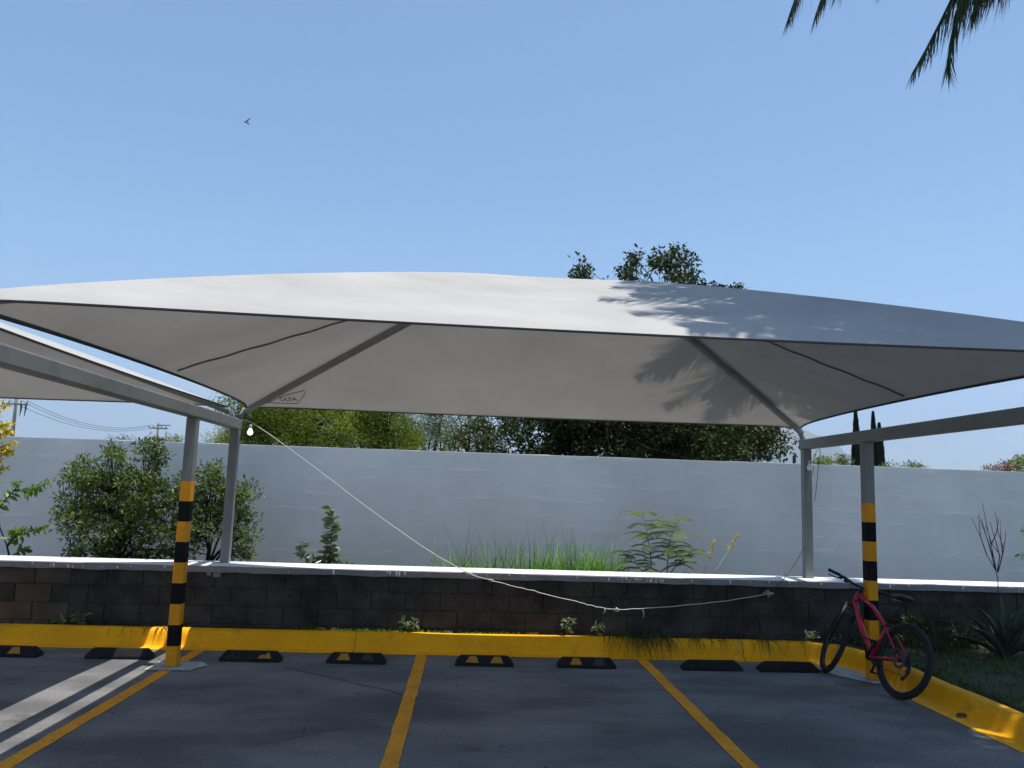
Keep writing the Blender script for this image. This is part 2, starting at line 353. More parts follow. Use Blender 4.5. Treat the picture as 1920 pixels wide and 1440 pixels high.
# ------------------------------------------------------------------ foliage builders
def leaves_arrays(pos, dr, nrm, ln, wd, fold=.15):
    """diamond leaves: arrays of N; returns V,F"""
    pos = np.asarray(pos, float); N = len(pos)
    dr = dr/np.linalg.norm(dr, axis=1, keepdims=True)
    sd_ = np.cross(dr, nrm); sd_ /= (np.linalg.norm(sd_, axis=1, keepdims=True)+1e-9)
    up = np.cross(sd_, dr)
    ln = np.broadcast_to(np.asarray(ln, float), (N,))[:, None]; wd = np.broadcast_to(np.asarray(wd, float), (N,))[:, None]
    V = np.empty((N, 4, 3))
    V[:, 0] = pos
    V[:, 1] = pos+dr*ln*.45+sd_*wd*.5+up*wd*fold
    V[:, 2] = pos+dr*ln-up*ln*.12
    V[:, 3] = pos+dr*ln*.45-sd_*wd*.5+up*wd*fold
    return V.reshape(-1, 3), np.arange(N*4).reshape(N, 4)
def rand_unit(n):
    v = rng.normal(size=(n, 3)); return v/np.linalg.norm(v, axis=1, keepdims=True)
def leaf_cloud(centres, radii, per, ln, wd, droop=0.0, upbias=.35):
    """leaves spread in fuzzy balls about cluster centres (N,3), radii (N,)"""
    C = np.repeat(np.asarray(centres, float), per, axis=0); rr = np.repeat(np.asarray(radii, float), per)[:, None]
    u = rand_unit(len(C)); q = rng.random((len(C), 1))**.55
    pos = C+u*rr*q*np.array([1, 1, .8])
    dr = u+rand_unit(len(C))*.9+np.array([0, 0, -droop])
    nrm = rand_unit(len(C))*.8+np.array([0, 0, upbias+.5])
    l = ln*(.65+.7*rng.random(len(C))); w_ = wd*(.7+.6*rng.random(len(C)))
    return leaves_arrays(pos, dr, nrm, l, w_)
def limb_path(a, b, n=5, bow=.12, sag=0.0):
    a = Vector(a); b = Vector(b); d = b-a; L = d.length
    off = Vector(rng.normal(size=3))*bow*L
    out = []
    for i in range(n+1):
        t = i/n; k = math.sin(math.pi*t)
        out.append(a+d*t+off*k*.5+Vector((0, 0, sag*L*k)))
    return out
def crown_in_envelope(n, c, r, seed_noise=.35, lower=-1.0):
    """n cluster centres spread through an uneven ellipsoid"""
    out = []
    ph = rng.random(6)*6.28
    while len(out) < n:
        u = rand_unit(1)[0]; az = math.atan2(u[1], u[0])
        k = 1+seed_noise*(math.sin(2*az+ph[0])*.5+math.sin(3*az+ph[1]+2*u[2])*.4+math.sin(5*u[2]+ph[2])*.4)
        q = rng.random()**.42
        p = u*k*q
        if p[2] < lower: continue
        out.append((c[0]+p[0]*r[0], c[1]+p[1]*r[1], c[2]+p[2]*r[2]))
    return np.array(out)
def make_tree(name, base, trunk_top, clusters, crad, per, ln, wd, leafm, barkm, r0, label, cat='tree', group=None, droop=0., limb_r=.05, thin=None):
    root = empty(name, base); tag(root, label, cat, group)
    base = Vector(base); tt = Vector(trunk_top)
    mb = MB(); pth = limb_path((0, 0, -.2), tt-base, 6, .05)
    mb.tube(pth, [r0*(1.25 if i == 0 else 1-.45*i/6) for i in range(7)], 9)
    mb.build('trunk', barkm, root, True)
    # limbs: clusters hang on a handful of main limbs, twigs run from the limb to each cluster
    mb = MB(); C = np.asarray(clusters) - np.array(base)
    k = max(4, min(14, len(C)//6)); idx = rng.choice(len(C), k, replace=False); mains = []
    for i in idx:
        s_ = pth[rng.integers(3, 7)]
        p = limb_path(s_, C[i], 6, .16, .05); mains += p[1:]
        mb.tube(p, [limb_r*(1.2-1.0*j/6) for j in range(7)], 6, False)
    MM = np.array([tuple(q) for q in mains])
    for cpt in C:
        j = np.argmin(((MM-cpt)**2).sum(1)+.3*rng.random(len(MM)))
        p = limb_path(MM[j], cpt, 3, .15)
        mb.tube(p, [limb_r*.32, limb_r*.24, limb_r*.16, limb_r*.08], 4, False)
        for _ in range(2):
            q = Vector(cpt)+Vector(rand_unit(1)[0])*crad*.8
            mb.tube([p[2], Vector(cpt), q], [limb_r*.14, limb_r*.09, limb_r*.04], 3, False)
    mb.build('limbs', barkm, root, True)
    rad = crad*(.6+.8*rng.random(len(C)))*(np.where(C[:, 2] > thin[0], thin[1], 1.) if thin else 1.)
    V, F = leaf_cloud(C, rad, per, ln, wd, droop)
    if thin:
        Q = V.reshape(-1, 4, 3); Q = Q[(Q[:, 0, 2] < thin[0]) | (rng.random(len(Q)) < thin[2])]; ex = (Q[:, 0, 0] > thin[3]) | (Q[:, 0, 0] < thin[4]); Q = Q[~ex | (rng.random(len(Q)) < .42)]; V = Q.reshape(-1, 3); F = np.arange(len(V)).reshape(-1, 4)
    o = link('crown', np_mesh('crown', V, F), leafm, root); o['kind'] = 'stuff'
    return root
def strip_blades(bases, dirs, lens, wid, bend, segs=3):
    """grass blades: tapered bent strips; bases (N,3), dirs (N,3) initial direction, bend amount downwards"""
    N = len(bases); out = np.empty((N, segs+1, 2, 3))
    d = dirs/np.linalg.norm(dirs, axis=1, keepdims=True)
    hor = d.copy(); hor[:, 2] = 0; hn = np.linalg.norm(hor, axis=1, keepdims=True); hor = np.where(hn > 1e-3, hor/np.maximum(hn, 1e-3), np.array([1., 0, 0]))
    sdv = np.cross(d, np.array([0, 0, 1.])); sn = np.linalg.norm(sdv, axis=1, keepdims=True)
    rv = rand_unit(N); rv[:, 2] = 0; sdv = np.where(sn > .05, sdv/np.maximum(sn, .05), rv)
    sdv = sdv+.5*rand_unit(N)*np.array([1, 1, 0]); sdv /= np.linalg.norm(sdv, axis=1, keepdims=True)
    lens = np.broadcast_to(np.asarray(lens, float), (N,))[:, None]; bend = np.broadcast_to(np.asarray(bend, float), (N,))[:, None]
    wid = np.broadcast_to(np.asarray(wid, float), (N,))[:, None]
    p = np.asarray(bases, float).copy(); cur = d.copy()
    for i in range(segs+1):
        ww = wid*(1-(i/segs)**1.5*.94)*.5
        out[:, i, 0] = p-sdv*ww; out[:, i, 1] = p+sdv*ww
        p = p+cur*lens/segs
        cur = cur+(hor*.35+np.array([0, 0, -1.]))*bend; cur /= np.linalg.norm(cur, axis=1, keepdims=True)
    V = out.reshape(-1, 3); fs = []
    b0 = np.arange(N)*(segs+1)*2
    for i in range(segs):
        fs.append(np.stack([b0+2*i, b0+2*i+1, b0+2*i+3, b0+2*i+2], 1))
    return V, np.concatenate(fs)
def leaf_mesh(name, ln=1.0, wd=.4, curl=.15):
    """one unit leaf with a fold along the midrib, pointing +X, 8 quads/tris"""
    xs = [0, .12, .35, .65, .88, 1.0]; ws = [.02, .55, 1.0, .85, .4, 0]
    v = []; f = []
    for x, w_ in zip(xs, ws):
        z = -curl*x*x
        v += [(x*ln, -w_*wd/2, z*ln+w_*wd*.18), (x*ln, 0, z*ln), (x*ln, w_*wd/2, z*ln+w_*wd*.18)]
    for i in range(5):
        a = i*3; f += [(a, a+3, a+4, a+1), (a+1, a+4, a+5, a+2)]
    me = bpy.data.meshes.new(name); me.from_pydata(v, [], f); me.update(); return me
def orient(dr, nrm=(0, 0, 1), roll=0.):
    x = Vector(dr).normalized(); n = Vector(nrm); y = n.cross(x)
    if y.length < 1e-3: y = Vector((0, 1, 0)).cross(x)
    y.normalize(); z = x.cross(y)
    m = Matrix((x, y, z)).transposed().to_4x4()
    return m @ Matrix.Rotation(roll, 4, 'X')
_LC = {}
def put_leaf(me, mat, parent, pos, dr, size, roll=0.):
    key = (me.name, mat.name)
    if key not in _LC: _LC[key] = me.copy(); _LC[key].materials.clear()
    me = _LC[key]
    o = link('leaf', me, mat, parent); o.matrix_local = Matrix.Translation(pos) @ orient(dr, (0, 0, 1), roll) @ Matrix.Diagonal((size, size, size, 1)); return o

# ------------------------------------------------------------------ ground, parking lot, kerb
mb = MB(); mb.add([(-6500, -4000, -.08), (6500, -4000, -.08), (6500, 13000, -.08), (-6500, 13000, -.08)], [(0, 1, 2, 3)])
tag(mb.build('ground', M['field']), kind='structure')
mb = MB(); mb.add([(-45, -40, 0), (4.62, -40, 0), (4.62, 9.62, 0), (-45, 9.62, 0)], [(0, 1, 2, 3)])
lot = tag(mb.build('parking_lot', M['asphalt']), kind='structure')
for X in (-7.75, -5.29, -2.83, -.385, 2.105):
    mb = MB(); n = 40; v = []; f = []
    for i in range(n+1):
        y = 9.25-i*(5.05/n); j = rng.normal(size=2)*.003; xx = X-.004*i*.3
        v += [(xx-.06+j[0], y, .004), (xx+.06+j[1], y, .004)]
        if i: f.append((2*i-2, 2*i-1, 2*i+1, 2*i))
    mb.add(v, f); mb.build('parking_line', M['line'], lot)
def poly_patch(pts, z):
    v = []
    for i, p in enumerate(pts):
        q = pts[(i+1) % len(pts)]
        for k in range(5):
            t = k/5; j = rng.normal(size=2)*.008
            v.append((p[0]+(q[0]-p[0])*t+j[0], p[1]+(q[1]-p[1])*t+j[1], z))
    mb = MB(); mb.add(v, [tuple(range(len(v)))]); return mb.build('concrete_patch', M['patch'], lot)
poly_patch([(-3.05, 8.23), (-2.60, 8.26), (-2.50, 8.50), (-2.62, 8.66), (-3.04, 8.63)], .009)
poly_patch([(3.92, 9.12), (4.10, 8.55), (4.30, 8.24), (4.52, 8.24), (4.50, 9.05)], .009)

path = [(-16 + i*.5, 9.24) for i in range(39)] + [(3.3, 9.24), (3.6, 9.24), (3.85, 9.235)]
path += [(3.98, 9.22), (4.10, 9.17), (4.20, 9.09), (4.29, 8.97), (4.35, 8.80), (4.385, 8.6), (4.39, 8.3)]
path += [(4.365, 7.9), (4.345, 7.5), (4.345, 7.0)] + [(4.34, 6.5-.5*i) for i in range(25)]
prof = [(-.004, .003), (.0, .006), (.07, .009), (.128, .013), (.146, .03), (.160, .075), (.178, .13), (.194, .170), (.218, .190), (.265, .199), (.305, .193), (.322, .175), (.33, .05)]
def offs(i, d):
    a = Vector(path[max(i-1, 0)]); b = Vector(path[min(i+1, len(path)-1)]); t = (b-a).normalized()
    n = Vector((-t.y, t.x)); p = Vector(path[i]); return p+n*d
v = []; f = []; npf = len(prof)
for i in range(len(path)):
    wob = rng.normal()*.004
    for (d, z) in prof:
        q = offs(i, d); v.append((q.x, q.y+wob*(d > .05), z+(rng.normal()*(.0025 if i < 44 else .005) if z > .02 else 0)))
for i in range(len(path)-1):
    for k in range(npf-1):
        a = i*npf+k; f.append((a, a+npf, a+npf+1, a+1))
mb = MB(); mb.add(v, f); kerb = tag(mb.build('kerb', M['yellow'], None, True), kind='structure')
for px in (662, 1372):
    x = atz(px, 1215, .05).x; m = MB(); m.tube([(x+rng.normal()*.008, 9.24+d-.001, z+.0015) for d, z in prof[1:11]], .0035, 5); m.build('joint', M['print'], kerb)
def seam(p0, p1, wd):
    a, b = atz(*p0, .003), atz(*p1, .003); m = MB(); v = []; f = []; n_ = 26; t_ = (b-a); nn = Vector((-t_.y, t_.x, 0)).normalized()
    for i in range(n_+1):
        q = a.lerp(b, i/n_)+nn*(math.sin(i*.7)*.012+rng.normal()*.004); w_ = wd*(.4+.9*rng.random())
        v += [q-nn*w_/2, q+nn*w_/2]
        if i: f.append((2*i-2, 2*i-1, 2*i+1, 2*i))
    m.add(v, f); m.build('crack', M['crack'], lot)
M['crack'] = P('dark_crack', (.10, .10, .10), .9, .3, 6., spec=.1)
seam((528, 1249), (770, 1304), .018); seam((480, 1398), (640, 1365), .008)
m = MB()
for _ in range(110):
    x, y = rng.uniform(-3.5, 4.2), rng.uniform(5.2, 9.15); q = .006+.012*rng.random()**2; a = rng.random()*6
    m.add([(x+q*math.cos(a), y+q*math.sin(a), .004), (x+q*.6*math.cos(a+2), y+q*.6*math.sin(a+2), .003), (x+q*math.cos(a+4), y+q*math.sin(a+4), .004), (x, y, .004+q*.6)], [(0, 1, 3), (1, 2, 3), (2, 0, 3)])
o = m.build('litter_bits', M['dead'], lot); o['kind'] = 'stuff'
# earth behind the kerb: a narrow strip at the foot of the block wall that widens to the bed on the right
inner = [tuple(offs(i, .322)) for i in range(len(path))]
outline = [(x, y, .172) for x, y in inner] + [(16, -6, .172), (16, 9.70, .172), (-16, 9.70, .172)]
mb = MB(); mb.add(outline, [tuple(range(len(outline)-1, -1, -1))]); tag(mb.build('garden_bed', M['soil']), kind='structure')
mb = MB(); mb.add([(-16, 10.0, .66), (16, 10.0, .66), (16, 12.25, .66), (-16, 12.25, .66)], [(0, 1, 2, 3)])
tag(mb.build('planter_soil', M['soil']), kind='structure')

# ------------------------------------------------------------------ boundary wall and low block wall
bw = empty('boundary_wall', (0, 12.3, 0)); tag(bw, 'long plain pale grey rendered wall behind the planting bed', 'wall')
WX0, WX1 = -15., 7.62
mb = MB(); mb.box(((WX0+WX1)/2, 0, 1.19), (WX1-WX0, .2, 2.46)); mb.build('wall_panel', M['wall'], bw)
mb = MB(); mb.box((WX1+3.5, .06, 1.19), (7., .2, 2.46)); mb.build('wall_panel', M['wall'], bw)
nseg = 120; v = []; f = []
for i in range(nseg+1):
    x = WX0+(14.6-WX0)*i/nseg; j = rng.normal(size=3)*.004
    yo = 0 if x < WX1 else .06
    v += [(x, yo-.0995, 2.42), (x, yo-.0985, 2.427+j[1]*.6), (x, yo+.0995, 2.43+j[2]), (x, yo+.0995, 2.42)]
    if i:
        a = 4*i-4; f += [(a, a+4, a+5, a+1), (a+1, a+5, a+6, a+2), (a+2, a+6, a+7, a+3)]
mb = MB(); mb.add(v, f); mb.build('wall_top', M['coping'], bw)

pw = empty('planter_wall', (0, 9.9, 0)); tag(pw, 'low dark concrete block wall with pale rendered ledge holding the planting bed', 'wall')
BX0 = -6.95
mb = MB(); mb.box((0, .0, .42), (32, .38, .80)); mb.build('wall_core', M['mortar'], pw)
bms = []
for k in range(5):
    bm = bmesh.new(); bmesh.ops.create_cube(bm, size=1)
    for q in bm.verts: q.co = Vector((q.co.x*.4025, q.co.y*.05, q.co.z*.199))
    bmesh.ops.bevel(bm, geom=bm.edges[:], offset=.006, segments=1, affect='EDGES')
    for q in bm.verts: q.co += Vector(rng.normal(size=3))*.0016
    me = bpy.data.meshes.new('block'); bm.to_mesh(me); bm.free(); me.materials.append(M['block'] if k < 4 else M['block_b']); bms.append(me)
for row in range(4):
    zc = .113+row*.2035
    for i in range(38):
        x = BX0+i*.408+(.204 if row % 2 else 0)
        if x > 8.2: continue
        k = int(rng.integers(0, 4)) if not (x < -4.6 and rng.random() < .75) else 4
        o = link('block', bms[k], M['block'], pw)
        o.location = (x+rng.normal()*.0012, -.178+rng.normal()*.004, zc+rng.normal()*.0015)
        o.rotation_euler = (0, rng.normal()*.003, rng.normal()*.005)
# ledge: plastered coping, slightly uneven
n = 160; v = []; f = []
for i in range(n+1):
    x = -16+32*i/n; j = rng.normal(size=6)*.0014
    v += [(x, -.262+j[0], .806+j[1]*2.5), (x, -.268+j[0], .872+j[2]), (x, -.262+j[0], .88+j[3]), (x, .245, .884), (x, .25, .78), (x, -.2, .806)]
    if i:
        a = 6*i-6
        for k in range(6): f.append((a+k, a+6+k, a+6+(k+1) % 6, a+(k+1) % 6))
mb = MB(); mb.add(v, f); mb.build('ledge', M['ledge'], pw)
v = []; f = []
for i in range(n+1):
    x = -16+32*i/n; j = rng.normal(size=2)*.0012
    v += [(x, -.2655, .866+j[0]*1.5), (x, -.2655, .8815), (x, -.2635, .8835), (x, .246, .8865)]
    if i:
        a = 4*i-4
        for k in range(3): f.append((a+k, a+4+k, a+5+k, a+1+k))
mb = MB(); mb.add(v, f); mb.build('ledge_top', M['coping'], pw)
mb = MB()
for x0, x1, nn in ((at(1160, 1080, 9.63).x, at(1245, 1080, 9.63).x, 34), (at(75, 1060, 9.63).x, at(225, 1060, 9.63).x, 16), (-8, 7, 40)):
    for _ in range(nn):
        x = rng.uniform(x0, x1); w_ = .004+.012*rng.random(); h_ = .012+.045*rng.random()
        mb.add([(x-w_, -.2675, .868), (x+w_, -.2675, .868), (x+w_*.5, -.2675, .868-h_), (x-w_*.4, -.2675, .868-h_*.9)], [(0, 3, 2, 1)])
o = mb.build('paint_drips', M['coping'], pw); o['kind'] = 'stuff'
# mortar lumps hanging below the ledge
for px in (392, 407):
    p = at(px, 1078 if px > 400 else 1075, 9.665)
    mb = MB(); mb.box((p.x, p.y-9.9, p.z), (.09 if px > 400 else .05, .03, .05)); mb.build('mortar_lump', M['ledge'], pw, bevel=.012)

# ------------------------------------------------------------------ steel frames
BEAM_Z0, BEAM_Z1 = 2.508, 2.64
def steel_frame(X, label, sides):
    root = empty('carport_frame', (X, 8.45, 0)); tag(root, label, 'carport frame', 'steel frames of the carport')
    b = MB(); b.box((0, 0, BEAM_Z0/2), (.106, .106, BEAM_Z0)); fp = b.build('front_post', M['steel'], root, bevel=.006)
    h = .2055
    for k in range(9):
        hw = .0553; z0, z1 = k*h+.001, (k+1)*h; c = .006
        ring = [(-hw+c, -hw), (hw-c, -hw), (hw, -hw+c), (hw, hw-c), (hw-c, hw), (-hw+c, hw), (-hw, hw-c), (-hw, -hw+c)]
        m = MB(); m.add([(x, y, z0) for x, y in ring]+[(x, y, z1) for x, y in ring], [(i, (i+1) % 8, 8+(i+1) % 8, 8+i) for i in range(8)])
        m.build('yellow_band' if k % 2 == 0 else 'black_band', M['band_y'] if k % 2 == 0 else M['band_k'], fp)
    b = MB(); b.box((0, 0, .006), (.16, .16, .012)); b.build('base_plate', M['steel'], root)
    b = MB(); b.box((0, 1.55, (BEAM_Z0+.86)/2), (.104, .104, BEAM_Z0-.86)); b.build('rear_post', M['steel'], root, bevel=.006)
    b = MB(); b.box((0, (4.05+10.06)/2-8.45, (BEAM_Z0+BEAM_Z1)/2), (.118, 6.01, BEAM_Z1-BEAM_Z0-.004)); bm_ = b.build('beam', M['steel'], root, bevel=.015)
    b = MB(); b.box((0, 10.064-8.45, (BEAM_Z0+BEAM_Z1)/2), (.124, .005, BEAM_Z1-BEAM_Z0+.004)); b.build('end_plate', M['steel'], root)
    for y in (10.0, 4.15):
        for s in sides:
            b = MB(); b.tube([(s*.03, y-8.45, BEAM_Z1-.02), (s*.055, y-8.45, BEAM_Z1+.04), (s*.10, y-8.45, BEAM_Z1+.135)], .032, 10); b.build('corner_stub', M['steel'], root, True)
    return root
XL_, XR_ = -2.85, 4.405
steel_frame(XL_, 'grey steel carport frame on the left, its striped post beside the sunlit strips', (-1, 1))
steel_frame(XR_, 'grey steel carport frame on the right, with the bicycle leaning on its striped post', (-1,))

# ------------------------------------------------------------------ shade canopies
def canopy(x0, x1, y0, y1, zc, rise, label, sags=(.429, .58, .073, .099), bumps=(.062, -.074, .023, .029), main=True, d00=(0, 0), d10=(0, 0)):
    root = empty('shade_canopy', ((x0+x1)/2, (y0+y1)/2, zc)); tag(root, label, 'shade canopy', 'fabric shade canopies')
    O = Vector(root.location); hw = (y1-y0)/2; ym = (y0+y1)/2
    A = Vector((x0+hw, ym, zc+rise)); B = Vector((x1-hw, ym, zc+rise))
    c00, c10, c11, c01 = Vector((x0, y0+d00[0], zc+d00[1])), Vector((x1, y0+d10[0], zc+d10[1])), Vector((x1, y1, zc)), Vector((x0, y1, zc))
    def edge(a, b, inward, sag, bump, pz=lambda s: 1.):
        def g(s):
            k = 1-(abs(2*s-1))**2.2; pin = 1-math.exp(-min(s, 1-s)/.035)
            return a.lerp(b, s)+inward*(sag*k+.06*pin)+Vector((0, 0, bump*k+.03*pin*pz(s)))
        return g
    def hip(a, b, arch=.085):
        def g(t): return a.lerp(b, t)+Vector((0, 0, arch*max(0., math.sin(math.pi*t))**.5*(1-.3*t)))
        return g
    iy, ix = Vector((0, 1, 0)), Vector((1, 0, 0))
    H = {'00': hip(c00, A), '10': hip(c10, B), '11': hip(c11, B, .012), '01': hip(c01, A, .012)}
    specs = [('front_panel', edge(c00, c10, iy, sags[0], bumps[0], lambda s: 1.265-1.43*s), H['00'], H['10'], A, B),
             ('back_panel', edge(c01, c11, -iy, sags[1], bumps[1]), H['01'], H['11'], A, B),
             ('side_panel', edge(c00, c01, ix, sags[2], bumps[2], lambda s: .2+.8*s), H['00'], H['01'], A, A),
             ('side_panel', edge(c10, c11, -ix, sags[3], bumps[3]), H['10'], H['11'], B, B)]
    out = {}
    for pi, (nm, E, HL, HR, ra, rb) in enumerate(specs):
        def S(s, t, E=E, HL=HL, HR=HR, ra=ra, rb=rb):
            e = E(s)*(1-t)+ra.lerp(rb, s)*t
            h_ = HL(t)*(1-s)+HR(t)*s
            bl = E(0)*(1-s)*(1-t)+E(1)*s*(1-t)+ra*(1-s)*t+rb*s*t
            return e+h_-bl+Vector((0, 0, -.05*16*s*(1-s)*t*(1-t)))
        ns, ntt = 64, 28; v = []; f = []
        for j in range(ntt+1):
            for i in range(ns+1):
                v.append(S(i/ns, j/ntt)-O)
        for j in range(ntt):
            for i in range(ns):
                a = j*(ns+1)+i; q = (a, a+1, a+ns+2, a+ns+1)
                f.append(q if pi in (0, 3) else q[::-1])
        m = MB(); m.add(v, f); out[nm+str(pi)] = (m.build(nm, M['fabric'], root, True), S)
        # cable pocket along the free edge
        tw = .003 if pi == 0 else .008; v = []; f = []
        for i in range(81):
            p0, p1 = S(i/80, .0), S(i/80, tw); dz = Vector((0, 0, -.006)); v += [p0-O+Vector((0, 0, .004)), p0-O+dz*2, p1-O+dz*1.6]
            if i:
                q = 3*i-3; f += [(q, q+3, q+4, q+1), (q+1, q+4, q+5, q+2)]
        m = MB(); m.add(v, f); m.build('edge_hem', M['hem'], root, True)
        if nm == 'side_panel' and main:
            m = MB(); m.tube([S(.5, t/40)-O+Vector((0, 0, -.012+.004*math.sin(t*5.1))) for t in range(1, 40)], .009, 5); m.build('seam', M['stitch'], root, True)
    for a, b in (('00', A), ('10', B), ('11', B), ('01', A)):
        m = MB(); m.tube([H[a](t/24)-O+Vector((0, 0, -.048)) for t in range(0, 25)], .038, 10); m.build('hip_rafter', M['steel'], root, True)
    m = MB(); m.tube([A-O+Vector((-.03, 0, -.05)), B-O+Vector((.03, 0, -.05))], .038, 10); m.build('ridge_pole', M['steel'], root, True)
    return root, out
main, mp_ = canopy(XL_+.10, XR_-.10+.04, 4.2, 10.0, 2.775, 1.05, 'large pale grey fabric canopy over the middle parking bays, half under palm shadow', d00=(-.107, -.052), d10=(.148, .011))
canopy(XL_-.10-6.1, XL_-.10, 4.2, 10.0, 2.775, .97, 'neighbouring pale fabric canopy at the left edge, only its corner in view', sags=(.40, .60, .14, .18), main=False)
# sewn maker's patch on the back panel beside the rear left corner
S = mp_['back_panel1'][1]; O = Vector(main.location)
def sfr(s, t):
    p = S(s, t); du = (S(s+.004, t)-p).normalized(); dv = (S(s, t+.01)-p).normalized(); n = du.cross(dv).normalized()
    if n.z > 0: n = -n
    return p, du, dv, n
q = [(.028, .05), (.085, .05), (.070, .14), (.058, .17), (.035, .12)]
pts = [sfr(*k)[0]+sfr(*k)[3]*.012 for k in q]
mb = MB(); mb.tube([p-O+sfr(.06, .1)[3]*.004 for p in pts]+[pts[0]-O], .0045, 5); mb.build('label_patch', M['stitch'], main)
tcv = bpy.data.curves.new('lettering', 'FONT'); tcv.body = 'OLFA'; tcv.size = .095; tcv.extrude = .001; tcv.space_character = 1.05
to = bpy.data.objects.new('lettering_src', tcv); COL.objects.link(to)
bpy.context.view_layer.update()
tm = bpy.data.meshes.new_from_object(to.evaluated_get(bpy.context.evaluated_depsgraph_get()))
bpy.data.objects.remove(to); 
p, du, dv, n = sfr(.044, .080); du = (S(.085, .09)-p).normalized(); dv = (dv-du*dv.dot(du)).normalized()
o = link('lettering', tm, M['print'], main)
o.matrix_local = Matrix.Translation(p-O+n*.035) @ Matrix((du, dv, du.cross(dv))).transposed().to_4x4()

# ------------------------------------------------------------------ wheel stops
def wheel_stop(cx, ln, marks, label, rough_ends=False):
    root = empty('wheel_stop', (cx, 8.79, 0), rng.normal()*.012); tag(root, label, 'wheel stop', 'rubber wheel stops in front of the kerb')
    L = ln/2; d = .075; e = .055 if not rough_ends else .075
    v = [(-L, -d, 0), (L, -d, 0), (L, d, 0), (-L, d, 0), (-L, -d, .03), (L, -d, .03), (L, d, .03), (-L, d, .03),
         (-L+e, -d*.42, .10), (L-e, -d*.42, .10), (L-e, d*.42, .10), (-L+e, d*.42, .10)]
    f = [(3, 2, 1, 0), (0, 1, 5, 4), (1, 2, 6, 5), (2, 3, 7, 6), (3, 0, 4, 7), (4, 5, 9, 8), (5, 6, 10, 9), (6, 7, 11, 10), (7, 4, 8, 11), (8, 9, 10, 11)]
    m = MB(); m.add(v, f); m.build('body', M['rubber'], root, bevel=.012 if rough_ends else .006)
    # front slope frame
    s0 = Vector((0, -d, .03)); s1 = Vector((0, -d*.42, .10)); n = (s1-s0).cross(Vector((1, 0, 0))).normalized()
    if n.y > 0: n = -n
    for (mx, w_, mm, broken) in marks:
        pts = [(mx-w_/2, .10), (mx+w_/2, .10), (mx+w_*.30, .93), (mx-w_*.22, .93)]
        if broken: pts = [(mx-w_/2, .10), (mx+w_/2, .10), (mx+w_*.42, .5), (mx+w_*.25, .93), (mx, .5), (mx-w_*.1, .62), (mx-w_*.3, .52)]
        vv = [Vector((x, 0, 0))+s0.lerp(s1, t)+n*.004 for x, t in pts]; vb = [q_-n*.006 for q_ in vv]; k = len(pts)
        mk = MB(); mk.add(vv+vb, [tuple(range(k))]+[(i, k+i, k+(i+1) % k, (i+1) % k) for i in range(k)])
        mk.build('reflective_mark', mm, root)
    return root
Y_, D_ = M['mark'], M['mark_dark']
wheel_stop(-4.62, .62, [(.08, .13, Y_, False)], 'black rubber wheel stop with one orange mark, cut by the left photo edge')
wheel_stop(-3.50, .66, [], 'plain black wheel stop left of the striped post, its right end in sunlight')
wheel_stop(-2.155, .63, [(.15, .14, Y_, True)], 'black wheel stop with one broken orange mark, just right of the left striped post')
wheel_stop(-1.055, .62, [(-.13, .14, Y_, False), (.12, .13, D_, False)], 'black wheel stop with orange mark on its left, nearest left of the middle line')
wheel_stop(.30, .62, [(-.13, .14, Y_, False), (.13, .14, Y_, False)], 'black wheel stop with two orange marks')
wheel_stop(1.40, .63, [(-.12, .13, Y_, False), (.13, .14, D_, False)], 'black wheel stop with one orange and one blackened mark')
wheel_stop(2.775, .66, [], 'worn plain black wheel stop right of the slanting yellow line', True)
wheel_stop(3.625, .66, [], 'worn plain black wheel stop beside the front wheel of the bicycle', True)

